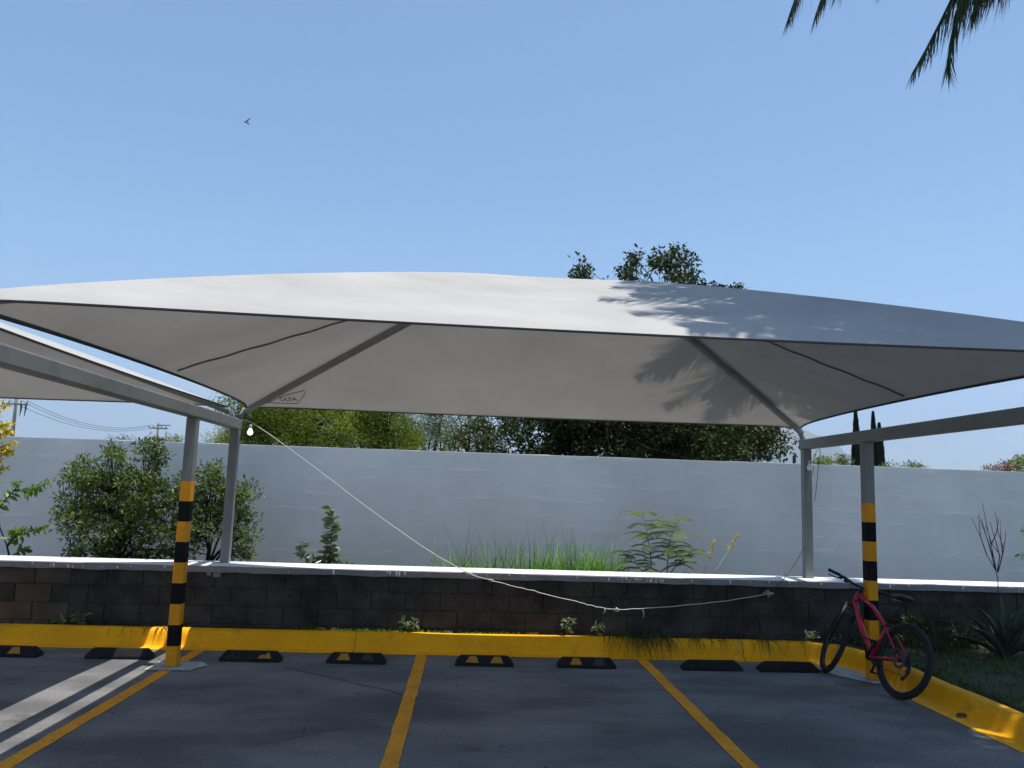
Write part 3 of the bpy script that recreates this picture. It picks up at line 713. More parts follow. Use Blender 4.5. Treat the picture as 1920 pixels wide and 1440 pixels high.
# ------------------------------------------------------------------ bicycle
def bicycle():
    rc = Vector((4.225, 7.66, 0)); d = Vector((-.19, .982, 0)).normalized(); side = Vector((d.y, -d.x, 0)); l = R(14.5)
    up = Vector((0, 0, math.cos(l)))+side*math.sin(l); left = up.cross(d).normalized()
    root = empty('bicycle'); tag(root, 'red mountain bicycle with black wheels leaning on the right striped post', 'bicycle')
    root.matrix_world = Matrix((d, left, up)).transposed().to_4x4(); root.location = rc
    RW = .362; rh = Vector((0, 0, RW)); fh = Vector((1.06, 0, RW)); bb = Vector((.425, 0, .315))
    ht0 = Vector((.845, 0, .80)); ht1 = Vector((.80, 0, .92)); st1 = Vector((.30, 0, .665))
    red, blk = M['bike_red'], M['bike_black']
    m = MB()
    m.tube([ht0-(ht1-ht0)*.15, ht1], .027, 12)
    m.tube([ht0+Vector((0, 0, .02)), ht0.lerp(bb, .5)+Vector((.02, 0, 0)), bb], [.027, .029, .027], 12)
    m.tube([ht1-(ht1-ht0)*.2, ht1.lerp(st1, .5)+Vector((0, 0, .008)), st1-(st1-bb)*.10], [.022, .02, .018], 12)
    m.tube([bb, st1], .0175, 12)
    for s in (-1, 1):
        m.tube([bb+Vector((-.03, s*.03, 0)), bb.lerp(rh, .4)+Vector((0, s*.055, -.01)), rh+Vector((.01, s*.066, 0))], [.014, .012, .010], 8)
        m.tube([st1-(st1-bb)*.1+Vector((0, s*.016, 0)), st1.lerp(rh, .35)+Vector((0, s*.05, 0)), rh+Vector((.01, s*.066, .01))], [.010, .009, .009], 8)
    m.tube([bb+Vector((0, -.036, 0)), bb+Vector((0, .036, 0))], .022, 12)
    m.build('frame', red, root, True)
    # head-tube axis and steering
    ax = (ht1-ht0).normalized(); steer = Matrix.Translation(ht0) @ Matrix.Rotation(R(-24), 4, ax) @ Matrix.Translation(-ht0)
    def wheel(c, T, disc_side=1):
        wr = empty('wheel'); wr.parent = root
        wr.matrix_local = T @ Matrix.Translation(c)
        t = MB(); n = 56; k = 10; v = []; f = []
        for i in range(n):
            a = 2*math.pi*i/n
            for j in range(k):
                b = 2*math.pi*j/k; rr = .334+.028*math.cos(b); yy = .028*math.sin(b)
                if abs(math.sin(b)) < .75 and math.cos(b) > 0 and i % 2: rr -= .004
                v.append((rr*math.cos(a), yy, rr*math.sin(a)))
            for j in range(k): f.append((i*k+j, ((i+1) % n)*k+j, ((i+1) % n)*k+(j+1) % k, i*k+(j+1) % k))
        t.add(v, f); t.build('tyre', M['tyre'], wr, True)
        rm = MB(); rm.lathe([(.292, -.013), (.300, -.016), (.312, -.014), (.312, .014), (.300, .016), (.292, .013), (.292, -.013)], axis=(0, 1, 0), n=48); rm.build('rim', blk, wr, True)
        hb = MB(); hb.lathe([(.012, -.065), (.024, -.05), (.022, -.045), (.016, -.03), (.016, .03), (.022, .045), (.024, .05), (.012, .065)], axis=(0, 1, 0), n=14); hb.build('hub', blk, wr, True)
        sp = MB()
        for i in range(32):
            a = 2*math.pi*i/32; s = 1 if i % 2 else -1; a2 = a+(.9 if (i//2) % 2 else -.9)
            sp.tube([(.022*math.cos(a2), s*.042, .022*math.sin(a2)), (.294*math.cos(a), s*.006, .294*math.sin(a))], .0013, 4, False)
        sp.build('spokes', M['dark_steel'], wr)
        ds = MB(); ds.lathe([(.055, disc_side*.056), (.085, disc_side*.056), (.085, disc_side*.058), (.055, disc_side*.058), (.055, disc_side*.056)], axis=(0, 1, 0), n=28); ds.build('brake_disc', M['dark_steel'], wr)
        return wr
    I = Matrix.Identity(4)
    wheel(rh, I); wheel(fh, steer)
    T = steer
    def tp(p): return T @ Vector(p)
    # fork
    fk = empty('fork'); fk.parent = root
    cr = ht0-ax*.03
    m = MB(); m.tube([tp(cr+Vector((0, -.065, -.005))), tp(cr+Vector((.0, 0, .01))), tp(cr+Vector((0, .065, -.005)))], [.020, .024, .020], 10)
    m.build('fork_crown', blk, fk, True)
    for s in (-1, 1):
        a = cr+Vector((.012, s*.062, 0)); b = fh+Vector((-.008, s*.062, 0)); mid = a.lerp(b, .45)
        m = MB(); m.tube([tp(a+ax*.01), tp(mid)], .0155, 10); m.build('stanchion', M['metal'] if s > 0 else blk, fk, True)
        m = MB(); m.tube([tp(a.lerp(b, .36)), tp(mid), tp(a.lerp(b, .8)), tp(b)], [.021, .021, .019, .013], 10); m.build('fork_leg', blk, fk, True)
    mid = cr.lerp(fh, .42)
    m = MB(); m.tube([tp(mid+Vector((.01, -.062, 0))), tp(mid+Vector((-.05, -.045, .065))), tp(mid+Vector((-.055, .045, .065))), tp(mid+Vector((.01, .062, 0)))], .010, 8); m.build('fork_arch', blk, fk, True)
    # stem + handlebar
    hb = empty('handlebar'); hb.parent = root
    s0 = ht1+ax*.05; s1 = s0+Vector((.065, 0, .02))
    m = MB(); m.tube([tp(ht1-ax*.01), tp(ht1+ax*.075)], .019, 10); m.tube([tp(s0), tp(s1)], .018, 10); m.build('stem', blk, hb, True)
    bp = [(0, -.36), (0, -.18), (0, -.06), (0, .06), (0, .18), (0, .36)]; bo = [Vector((-.035, -.36, .035)), Vector((-.012, -.18, .03)), Vector((0, -.06, 0)), Vector((0, .06, 0)), Vector((-.012, .18, .03)), Vector((-.035, .36, .035))]
    m = MB(); m.tube([tp(s1+q) for q in bo], [.011, .012, .015, .015, .012, .011], 10); m.build('bar', blk, hb, True)
    for s in (-1, 1):
        a = s1+Vector((-.036, s*.365, .0355)); b = s1+Vector((-.020, s*.24, .032))
        m = MB(); m.tube([tp(a), tp(a.lerp(b, .05)), tp(b.lerp(a, .05)), tp(b)], [.019, .0165, .0165, .019], 10); m.build('grip', M['tyre'], hb, True)
        c = s1+Vector((-.014, s*.20, .03))
        m = MB(); m.tube([tp(c), tp(c+Vector((.035, s*.01, -.015)))], [.016, .020], 8)
        m.tube([tp(c+Vector((.035, s*.0, -.015))), tp(c+Vector((.055, s*.03, -.028))), tp(c+Vector((.048, s*.085, -.030))), tp(c+Vector((.038, s*.14, -.032)))], [.008, .007, .006, .007], 8)
        m.build('brake_lever', blk, hb, True)
        m = MB(); m.lathe([(.004, -.02), (.022, -.018), (.026, 0), (.022, .018), (.004, .02)], o=tp(c+Vector((.005, -s*.045, -.028))), axis=(0, 0, 1), n=12); m.build('shifter', blk, hb, True)
        # cable
        m = MB(); e = ht0+Vector((.03, s*.02, -.03))
        pth = [tp(c+Vector((.03, -s*.02, -.01))), tp(c+Vector((.10, -s*.08, .0))), tp(s1+Vector((.12, s*.02, -.05))), tp(e+Vector((.05, 0, .06))), tp(e)]
        m.tube(pth, .0035, 5); m.build('brake_cable', blk, hb, True)
    # seat post + saddle
    sp1 = st1+(st1-bb).normalized()*.26
    m = MB(); m.tube([st1-(st1-bb)*.1, sp1], .0145, 10); m.build('seat_post', blk, root, True)
    m = MB(); m.tube([st1-(st1-bb)*.06, st1+(st1-bb)*.02], .021, 12); m.build('seat_clamp', blk, root, True)
    v = []; f = []; secs = [(-.125, .060, .020), (-.11, .074, .042), (-.06, .075, .046), (.0, .048, .042), (.06, .026, .036), (.105, .020, .030), (.128, .010, .014)]; n = 10
    for x, hw, th in secs:
        for k in range(n):
            a = 2*math.pi*k/n; yy = hw*math.cos(a); zz = th*math.sin(a)*(.55 if math.sin(a) > 0 else .9)
            v.append(Vector((sp1.x-.005+x, yy, sp1.z+.045+zz-.10*(x*x)*(1 if x > 0 else -1.2)+ (-.010 if abs(math.cos(a)) > .9 else 0))))
    for i in range(len(secs)-1):
        for k in range(n): f.append((i*n+k, i*n+(k+1) % n, (i+1)*n+(k+1) % n, (i+1)*n+k))
    f.append(tuple(range(n-1, -1, -1))); f.append(tuple(range((len(secs)-1)*n, len(secs)*n)))
    m = MB(); m.add(v, f); sd_ = m.build('saddle', blk, root, True)
    m = MB()
    for s in (-1, 1): m.tube([sp1+Vector((-.09, s*.022, .035)), sp1+Vector((-.03, s*.020, .005)), sp1+Vector((.04, s*.020, .005)), sp1+Vector((.10, s*.01, .03))], .0035, 6)
    m.build('saddle_rails', M['metal'], root, True)
    # drivetrain on the right-hand side (-y)
    dt = empty('crankset', (0, 0, 0)); dt.parent = root
    m = MB(); m.lathe([(.07, -.050), (.088, -.052), (.088, -.048), (.07, -.047), (.07, -.050)], o=bb, axis=(0, 1, 0), n=30); m.lathe([(.02, -.05), (.072, -.051), (.072, -.047), (.02, -.046)], o=bb, axis=(0, 1, 0), n=10); m.build('chainring', blk, dt)
    for s, ang in ((-1, R(-65)), (1, R(115))):
        e = bb+Vector((.17*math.cos(ang), s*.075, .17*math.sin(ang)))
        m = MB(); m.tube([bb+Vector((0, s*.058, 0)), e], [.015, .011], 8); m.build('crank_arm', blk, dt, True)
        m = MB(); m.box(e+Vector((0, s*.055, 0)), (.09, .085, .018)); m.tube([e, e+Vector((0, s*.06, 0))], .006, 6); m.build('pedal', blk, dt)
    m = MB()
    for k, r_ in enumerate((.055, .047, .040, .034, .028)): m.lathe([(.015, -.040-.005*k), (r_, -.040-.005*k), (r_, -.042-.005*k), (.015, -.042-.005*k)], o=rh, axis=(0, 1, 0), n=22)
    m.build('cassette', M['dark_steel'], root)
    m = MB(); m.tube([bb+Vector((0, -.05, .087)), rh+Vector((0, -.05, .045))], .004, 5); m.tube([bb+Vector((0, -.05, -.087)), rh+Vector((.05, -.05, -.14)), rh+Vector((.02, -.05, -.17)), rh+Vector((.0, -.05, -.10))], .004, 5); m.build('chain', M['dark_steel'], root)
    m = MB(); m.tube([rh+Vector((0, -.07, -.01)), rh+Vector((.0, -.075, -.085)), rh+Vector((.035, -.06, -.165))], [.012, .017, .012], 8)
    for o_ in (Vector((.0, -.055, -.09)), Vector((.04, -.055, -.165))): m.lathe([(.004, -.005), (.022, -.004), (.022, .004), (.004, .005)], o=rh+o_, axis=(0, 1, 0), n=12)
    m.build('derailleur', blk, root, True)
    m = MB(); m.box(rh+Vector((.06, .07, .06)), (.05, .03, .06)); m.build('brake_caliper', blk, root, bevel=.008)
    m = MB(); m.tube([ht0.lerp(bb, t)+Vector((.03, .02, .0)) for t in (.05, .3, .6, .9)]+[bb+Vector((-.1, .05, -.02)), rh+Vector((.08, .075, .05))], .0035, 5); m.build('brake_hose', blk, root, True)
    return root
bicycle()

# ------------------------------------------------------------------ cords, wires, bulbs
def cord(name, pts, r, mat, label, cat, sub=8, kinks=.0):
    pts = [Vector(p) for p in pts]; out = []
    for i in range(len(pts)-1):
        p0, p1, p2, p3 = pts[max(i-1, 0)], pts[i], pts[i+1], pts[min(i+2, len(pts)-1)]
        for k in range(sub):
            t = k/sub
            q = .5*((2*p1)+(p2-p0)*t+(2*p0-5*p1+4*p2-p3)*t*t+(3*p1-p0-3*p2+p3)*t**3)
            if kinks: q = q+Vector(rng.normal(size=3))*kinks
            out.append(q)
    out.append(pts[-1]); b = pts[0]; root = empty(name, b); tag(root, label, cat)
    m = MB(); m.tube([p-b for p in out], r, 6); m.build('strand', mat, root, True)
    return root
A0 = Vector((XL_+.06, 9.93, 2.60)); K1 = at(880, 1075, 9.625); K2 = at(921, 1088, 9.60); K3 = at(1157, 1143, 9.56); K4 = at(1205, 1141, 9.57); K5 = at(1442, 1113, 9.655)
cd_ = cord('white_cord', [A0, at(478, 796, 9.9), at(600, 884, 9.85), at(700, 960, 9.78), at(800, 1030, 9.7), K1, K2, at(1000, 1108, 9.59), at(1080, 1128, 9.57), at(1120, 1138, 9.56), K3, K4, at(1300, 1133, 9.60), at(1380, 1124, 9.63), K5], .0050, M['cord'],
           'knotted white cord stretched from the left rear post down across the block wall', 'cord', 8, .0022)
for p, r_ in ((K1, .026), (K2, .013), (K3, .02), (K5, .024)):
    m = MB()
    for _ in range(5):
        q = [p-A0+Vector(rng.normal(size=3)*r_*np.array([1.2, .4, .6])) for _ in range(4)]; q = [Vector((x.x, min(x.y, p.y-A0.y+.01), x.z)) for x in q]
        m.tube(q, .006, 5)
    m.build('knot', M['cord'], cd_, True)
for p, q in ((at(1135, 1140, 9.56), at(1131, 1150, 9.56)), (K4, at(1206, 1158, 9.57))):
    m = MB(); m.tube([p-A0, p.lerp(q, .6)-A0+Vector((.01, 0, 0)), q-A0], .006, 5); m.build('loose_end', M['cord'], cd_, True)
cord('thin_wire', [K5+Vector((0, -.005, .01)), at(1470, 1085, 9.62), at(1492, 1055, 9.85), at(1507, 1028, 9.93), Vector((XR_-.055, 9.945, 1.25))], .004, M['wire'], 'thin dark wire rising from the cord knot to the right rear post', 'wire')
cord('hanging_wire', [Vector((XR_+.06, 9.94, 2.18)), at(1527, 855, 9.9), at(1538, 843, 9.85), at(1535, 870, 9.9), at(1529, 930, 9.92), Vector((XR_+.058, 9.93, 1.85))], .0035, M['wire'], 'slack dark wire looped beside the right rear post', 'wire')
cord('frayed_wires', [Vector((XL_-.09, 9.98, 2.80)), at(452, 783, 9.95), at(463, 776, 9.93), Vector((XL_+.02, 9.95, 2.665)), at(472, 788, 9.92), A0+Vector((.03, 0, .02))], .0065, M['wire'], 'tangle of dark wires on top of the left rear post', 'wires', 8, .004)
def bulb(p, hang, label, big, mat):
    root = empty('light_bulb', p); tag(root, label, 'light bulb', 'light bulbs hanging at the rear posts')
    r = .036 if big else .034
    m = MB(); m.lathe([(.001, -r), (r*.5, -r*.87), (r*.87, -r*.5), (r, 0), (r*.87, r*.5), (r*.62, r*.95), (r*.42, r*1.45), (r*.38, r*1.7), (.001, r*1.72)], n=18); m.build('glass', mat, root, True)
    m = MB(); m.lathe([(.017, r*1.55), (.019, r*1.6), (.019, r*2.5), (.011, r*2.75), (.001, r*2.8)], n=12); m.build('socket', M['socket'], root, True)
    m = MB(); m.tube([(0, 0, r*2.7), (Vector(hang)-Vector(p))*.5+Vector((.01, 0, 0)), Vector(hang)-Vector(p)], .004, 5); m.build('flex', M['wire'], root, True)
bulb(at(469, 811, 10.14), at(463, 786, 10.05), 'round white bulb hanging beside the left rear post', True, M['bulb_emissive'])
bulb(at(1518, 877, 9.90), at(1520, 845, 9.92), 'pear shaped bulb hanging in shade in front of the right rear post', False, M['bulb'])

# ------------------------------------------------------------------ palm
def palm():
    base = Vector((6.7, 5.7, .15)); C = Vector((5.95, 5.75, 9.5))
    root = empty('palm_tree', base); tag(root, 'tall coconut palm with only frond tips hanging in at the top right', 'palm tree')
    m = MB(); n = 40; pts = []; rad = []
    for i in range(n+1):
        t = i/n; p = (C-base)*t+Vector((.25*math.sin(t*2.4), -.2*math.sin(t*3.), 0))*(1-t)*t*4
        pts.append(p); rad.append((.19-.07*t+(.10*(1-t)**8))*(1+.04*(i % 2)))
    m.tube(pts, rad, 14); m.build('trunk', M['palm_bark'], root, True)
    def frond(P0, P1, P2, P3, llen, npair, hang, lw=.044):
        P0, P1, P2, P3 = [Vector(p)-base for p in (P0, P1, P2, P3)]
        def bz(t): return P0*(1-t)**3+P1*3*t*(1-t)**2+P2*3*t*t*(1-t)+P3*t**3
        m = MB(); m.tube([bz(i/18) for i in range(19)], [.030*(1-.93*i/18) for i in range(19)], 6)
        fr = m.build('frond', M['lf_palm'], root, True)
        B_, D_2, Ln = [], [], []
        for i in range(npair):
            t = .16+.84*i/(npair-1); p = bz(t); tan = (bz(min(t+.01, 1))-bz(max(t-.01, 0))).normalized()
            sidev = tan.cross(Vector((0, 0, 1)))
            if sidev.length < .15: sidev = Vector((rng.normal(), rng.normal(), 0))
            sidev.normalize(); L = llen*(math.sin(math.pi*min(1, .12+.80*t))**.7)*(.85+.3*rng.random())
            if t > .93: L *= .8
            for s in (-1, 1):
                dv = sidev*s*(.9-.25*t)+tan*(.55+.5*t)+Vector((0, 0, -hang*(.6+.8*rng.random())))+Vector(rng.normal(size=3))*.13
                B_.append(p); D_2.append(dv); Ln.append(L)
        V, F = strip_blades(np.array([tuple(b) for b in B_]), np.array([tuple(x) for x in D_2]), np.array(Ln), lw, .20+.25*hang*rng.random(len(B_)), 3)
        lf = link('leaflets', np_mesh('leaflets', V, F), M['lf_palm'], fr); lf['kind'] = 'stuff'
    def arch(tip, lift, llen=.62, npair=70, hang=.5, lw=.044):
        tip = Vector(tip); d = tip-C; h = Vector((d.x, d.y, 0))
        frond(C+Vector(rng.normal(size=3))*.08, C+h*.28+Vector((0, 0, lift)), C+h*.86+Vector((0, 0, lift*.9+d.z*.18)), tip, llen, npair, hang, lw)
    # fronds that hang into the picture
    def hangf(P0, P1, P2, P3, llen, npair, hang): frond(P0, P1, P2, P3, llen, npair, hang, .011)
    hangf(C, C+Vector((-.5, -.3, .6)), at(1850, -95, 6.3), at(1711, 136, 6.3), .62, 170, 1.4)
    hangf(C, C+Vector((-.6, -.4, .5)), at(1778, -70, 6.1), at(1777, 128, 6.1), .68, 170, 1.5)
    hangf(C, C+Vector((-.3, -.5, .7)), at(1900, -140, 6.0), at(1796, 8, 6.0), .92, 190, 1.6)
    hangf(C, C+Vector((-.3, -.6, .4)), at(1960, -110, 5.9), at(1850, -12, 5.9), .74, 170, 1.6)
    hangf(C, C+Vector((-.4, -.5, .5)), at(1870, -120, 6.0), at(1822, 28, 6.0), .64, 150, 1.6)
    hangf(C, C+Vector((-1.4, -.3, 1.2)), at(1545, -190, 6.3), at(1480, 30, 6.3), .62, 150, 1.0)
    hangf(C, C+Vector((-1.3, -.2, 1.1)), at(1600, -190, 6.6), at(1530, 26, 6.6), .66, 150, 1.0)
    hangf(C, C+Vector((-1.3, -.2, 1.1)), at(1640, -150, 6.6), at(1566, -20, 6.6), .62, 130, 1.0)
    hangf(C, C+Vector((-1.2, -.2, 1.0)), at(1760, -190, 6.6), at(1650, -22, 6.6), .55, 130, 1.1)
    # long fronds reaching left above the canopy, whose shadows streak it
    for tip in ((1.75, 5.6, 8.7), (2.2, 5.2, 8.3), (2.0, 6.3, 9.1), (2.45, 7.3, 9.2), (2.75, 8.3, 9.3), (3.3, 8.9, 9.5), (3.9, 9.2, 9.6), (3.5, 8.0, 9.6), (2.5, 4.7, 8.6), (3.1, 3.9, 8.4), (3.9, 3.1, 8.3), (2.0, 5.0, 9.3), (2.8, 4.3, 9.4)):
        arch(tip, 1.0, llen=.66, npair=60, hang=.2, lw=.026)
    # the rest of the crown, kept where the photograph does not look
    k = 0; az = 0.
    while k < 58:
        az += 2.39996
        Ln = 3.4+rng.random()*.8; el = rng.choice([-.35, -.1, .1, .3, .55])+rng.normal()*.08
        tip = C+Vector((math.cos(az)*Ln*math.cos(el), math.sin(az)*Ln*math.cos(el), Ln*math.sin(el)*.75-.5))
        for _ in range(12):
            px, py, zz = proj(tip-Vector((0, 0, .55)))
            mid = C.lerp(tip, .8); 
            if zz > 0 and -80 < px < 2000 and py > -30: tip.z += .25
            else: break
        arch(tip, .8+.4*rng.random(), llen=.85, npair=96, hang=.35)
        k += 1
    for i in range(7):
        p = C-base+Vector((.27*math.cos(i*.9), .27*math.sin(i*.9), -.35+rng.normal()*.08)); m = MB(); m.lathe([(.001, -.13), (.08, -.1), (.105, 0), (.08, .1), (.001, .13)], o=p, n=10); m.build('coconut', M['lf_palm'], root, True)
palm()

# ------------------------------------------------------------------ planting bed behind the ledge
def bush(name, base, blobs, crad, per, ln, wd, leafm, label, cat='shrub', group=None, droop=0., stems=None, twig=.012):
    root = empty(name, base); tag(root, label, cat, group); b = Vector(base)
    C = np.array([tuple(Vector(p)-b) for p in blobs]); m = MB()
    ns = stems or 6; st = []
    for k in range(ns):
        i = rng.integers(0, len(C)); p = limb_path((rng.normal()*.05, rng.normal()*.05, -.05), Vector(C[i])*.85, 5, .14); st += p[1:]
        m.tube(p, [twig*(1.5-.22*j) for j in range(6)], 6, False)
    S_ = np.array([tuple(q) for q in st])
    for c in C:
        dd = ((S_-c)**2).sum(1)+(S_[:, 2] > c[2]+.05)*.6; j = np.argmin(dd)
        m.tube(limb_path(S_[j], c, 3, .15), [twig*.6, twig*.45, twig*.35, twig*.2], 4, False)
        for _ in range(3): m.tube([Vector(c), Vector(c)+Vector(rand_unit(1)[0])*crad], [twig*.25, twig*.1], 3, False)
    m.build('stems', M['bark'], root, True)
    V, F = leaf_cloud(C, crad*(.65+.7*rng.random(len(C))), per, ln, wd, droop)
    o = link('foliage', np_mesh('foliage', V, F), leafm, root); o['kind'] = 'stuff'
    return root
def blobs_px(spec, Y, dy=.25):
    """(px, py, radius_px, count) patches -> cluster centres in the bed around depth Y"""
    out = []
    for px, py, r_, n_ in spec:
        for _ in range(n_):
            a = rng.random()*6.28; q = r_*math.sqrt(rng.random())
            out.append(at(px+q*math.cos(a), py+q*math.sin(a)*.9, Y+rng.normal()*dy))
    return out
b1 = blobs_px([(212, 850, 14, 5), (222, 880, 34, 16), (282, 850, 24, 9), (290, 890, 34, 15), (160, 888, 30, 12), (128, 900, 15, 4), (190, 930, 52, 34), (270, 940, 52, 34), (150, 965, 40, 14), (112, 962, 16, 4),
                (215, 990, 60, 40), (150, 1022, 24, 8), (230, 1030, 55, 26), (290, 1020, 45, 18), (240, 960, 70, 26), (300, 862, 14, 4), (330, 930, 22, 10), (335, 985, 24, 12), (325, 1035, 20, 7), (175, 900, 30, 10), (120, 935, 12, 3)], 10.75)
bush('shrub', (at(222, 1052, 10.75).x, 10.75, .80), b1, .11, 34, .068, .026, M['lf_shrub'], 'big dense dark green shrub left of the striped post', stems=9)
b2 = blobs_px([(375, 905, 26, 10), (405, 895, 22, 9), (350, 945, 34, 14), (410, 940, 36, 18), (455, 930, 24, 9), (462, 965, 20, 6), (385, 985, 38, 11), (440, 1000, 20, 3), (455, 1015, 24, 6), (465, 1040, 14, 3), (360, 1020, 30, 5), (430, 1040, 14, 2), (352, 900, 16, 6), (350, 990, 24, 8), (440, 940, 26, 9), (468, 1000, 10, 3), (425, 985, 26, 7)], 10.7)
bush('shrub', (at(395, 1052, 10.7).x, 10.7, .80), b2, .11, 32, .068, .026, M['lf_shrub'], 'looser green shrub behind the left rear post, bare twigs low down', stems=7)

LEAF = leaf_mesh('leaf', 1., .50)
LEAF_N = leaf_mesh('narrow_leaf', 1., .30, .3)
def leafy_plant(name, stems, nleaf, size, mat, stemmat, label, cat='plant', group=None, r0=.012, start=.25, me=None, spread=.8, droop=-.35):
    """stems: list of world point lists; leaves placed singly along each stem as parts"""
    b = Vector(stems[0][0]); root = empty(name, b); tag(root, label, cat, group); me = me or LEAF
    m = MB()
    for si, pts in enumerate(stems):
        pts = [Vector(p)-b for p in pts]; k = len(pts)
        m.tube(pts, [r0*(1-.75*i/(k-1)) for i in range(k)], 6)
        n_ = nleaf[si] if isinstance(nleaf, (list, tuple)) else nleaf
        for i in range(n_):
            t = (start if si == 0 else .15)+(1-(start if si == 0 else .15))*((i+.5)/n_); x = t*(k-1); j = min(int(x), k-2)
            p = pts[j].lerp(pts[j+1], x-j); tan = (pts[j+1]-pts[j]).normalized()
            az = i*2.4+rng.normal()*.4; u = tan.orthogonal().normalized(); v_ = tan.cross(u)
            out = u*math.cos(az)+v_*math.sin(az); dr = out*spread+tan*(.35+.3*t)+Vector((0, 0, droop+.3*rng.normal()*.5))
            put_leaf(me, mat, root, p, dr, size*(.75+.5*rng.random())*(1.1-.35*t), rng.normal()*.9)
    m.build('stem', stemmat, root, True)
    return root
# far left: lime-leaved sapling and yellow-leaved branch above it
leafy_plant('sapling', [[at(18, 1045, 10.6), at(12, 1020, 10.6), at(0, 990, 10.6), at(-8, 940, 10.6), at(-12, 890, 10.6)],
                        [at(13, 1025, 10.6), at(28, 1008, 10.55), at(45, 1001, 10.5), at(62, 993, 10.5), at(84, 992, 10.5)],
                        [at(13, 1025, 10.6), at(22, 1010, 10.55), at(34, 1000, 10.45), at(22, 996, 10.45)],
                        [at(-8, 962, 10.6), at(8, 940, 10.6), at(28, 918, 10.6), at(34, 905, 10.6)],
                        [at(28, 920, 10.6), at(50, 922, 10.55), at(70, 915, 10.5), at(92, 905, 10.5)],
                        [at(18, 1045, 10.6), at(35, 1035, 10.5), at(48, 1030, 10.5)]],
            [4, 26, 14, 22, 26, 12], .12, M['lf_lime'], M['twig'], 'young sapling with bright lime green leaves at the left photo edge', 'sapling', r0=.014)
leafy_plant('yellow_shrub', [[at(-40, 1050, 11.2), at(-30, 960, 11.2), at(-22, 880, 11.2), at(-8, 800, 11.2), at(8, 745, 11.2)],
                             [at(-24, 890, 11.2), at(-5, 882, 11.15), at(16, 876, 11.1)], [at(-20, 870, 11.2), at(5, 852, 11.15), at(25, 845, 11.1)],
                             [at(-15, 845, 11.2), at(8, 836, 11.15), at(30, 828, 11.1)], [at(-12, 820, 11.2), at(8, 812, 11.15), at(22, 806, 11.1)],
                             [at(-10, 805, 11.2), at(5, 797, 11.15), at(24, 792, 11.1)], [at(-18, 860, 11.2), at(0, 846, 11.1), at(14, 842, 11.05)], [at(0, 770, 11.2), at(8, 765, 11.1), at(14, 758, 11.1)]],
            [34, 18, 26, 28, 26, 24, 20, 12], .085, M['lf_yellow'], M['twig'], 'yellow leaved shrub at the left photo edge rising above the wall', 'shrub', r0=.014, start=.55)
# small leafy plants on the ledge line
leafy_plant('sapling', [[at(617, 1066, 10.45), at(619, 1040, 10.45), at(621, 1010, 10.45), at(621, 980, 10.45), at(619, 953, 10.45)],
                        [at(617, 1066, 10.45), at(609, 1052, 10.4), at(607, 1035, 10.4)]], [60, 10], .15, M['lf_sap'], M['twig'], 'slender upright sapling with drooping oval leaves left of the cord', 'sapling', start=.12, r0=.010)
leafy_plant('weed', [[at(578, 1066, 10.4), at(573, 1050, 10.4), at(568, 1035, 10.4), at(566, 1018, 10.4)], [at(577, 1062, 10.4), at(583, 1056, 10.4), at(588, 1052, 10.4)]], [16, 9], .13, M['lf_sap'], M['stem'], 'small leafy weed on the ledge left of the slender sapling', 'weed', start=.4, r0=.006)
leafy_plant('weed', [[at(636, 1066, 10.4), at(642, 1056, 10.4), at(645, 1046, 10.4)], [at(636, 1066, 10.4), at(650, 1060, 10.4), at(660, 1055, 10.4)]], [7, 8], .07, M['lf_lime'], M['stem'], 'low lime green weed on the ledge right of the slender sapling', 'weed', start=.2, r0=.006)

def grass_patch(name, bases, hmin, hmax, wid, lean, bend, mat, label, cat='grass', kind='stuff'):
    N = len(bases); h = hmin+(hmax-hmin)*rng.random(N)**1.6
    d = np.stack([rng.normal(size=N)*lean, rng.normal(size=N)*lean, np.ones(N)], 1)
    V, F = strip_blades(np.asarray(bases), d, h, wid*(.7+.6*rng.random(N)), bend*rng.random(N), 4)
    b = np.asarray(bases).mean(0); o = link(name, np_mesh(name, V-b, F), mat); o.location = b
    return tag(o, label, cat, None, kind)
def bed_pts(px0, px1, n, y0=10.25, y1=10.9, z=.66):
    xs = rng.uniform(at(px0, 1066, 10.5).x, at(px1, 1066, 10.5).x, n); return np.stack([xs, rng.uniform(y0, y1, n), np.full(n, z)], 1)
gb = np.concatenate([bed_pts(868, 1170, 620), bed_pts(1000, 1155, 760), bed_pts(795, 870, 60)])
grass_patch('grass', gb, .22, .78, .013, .42, .55, M['lf_grass'], 'thick bright green grass growing behind the ledge')
gt = bed_pts(850, 1170, 140); grass_patch('tall_grass', gt, .50, .98, .008, .24, .30, M['lf_dgrass'], 'sparse tall dark grass stalks rising from the bright grass')
grass_patch('low_weeds', bed_pts(-60, 1700, 900, 10.2, 12.0), .05, .20, .012, .5, .5, M['lf_dgrass'], 'low weeds covering the planting bed')
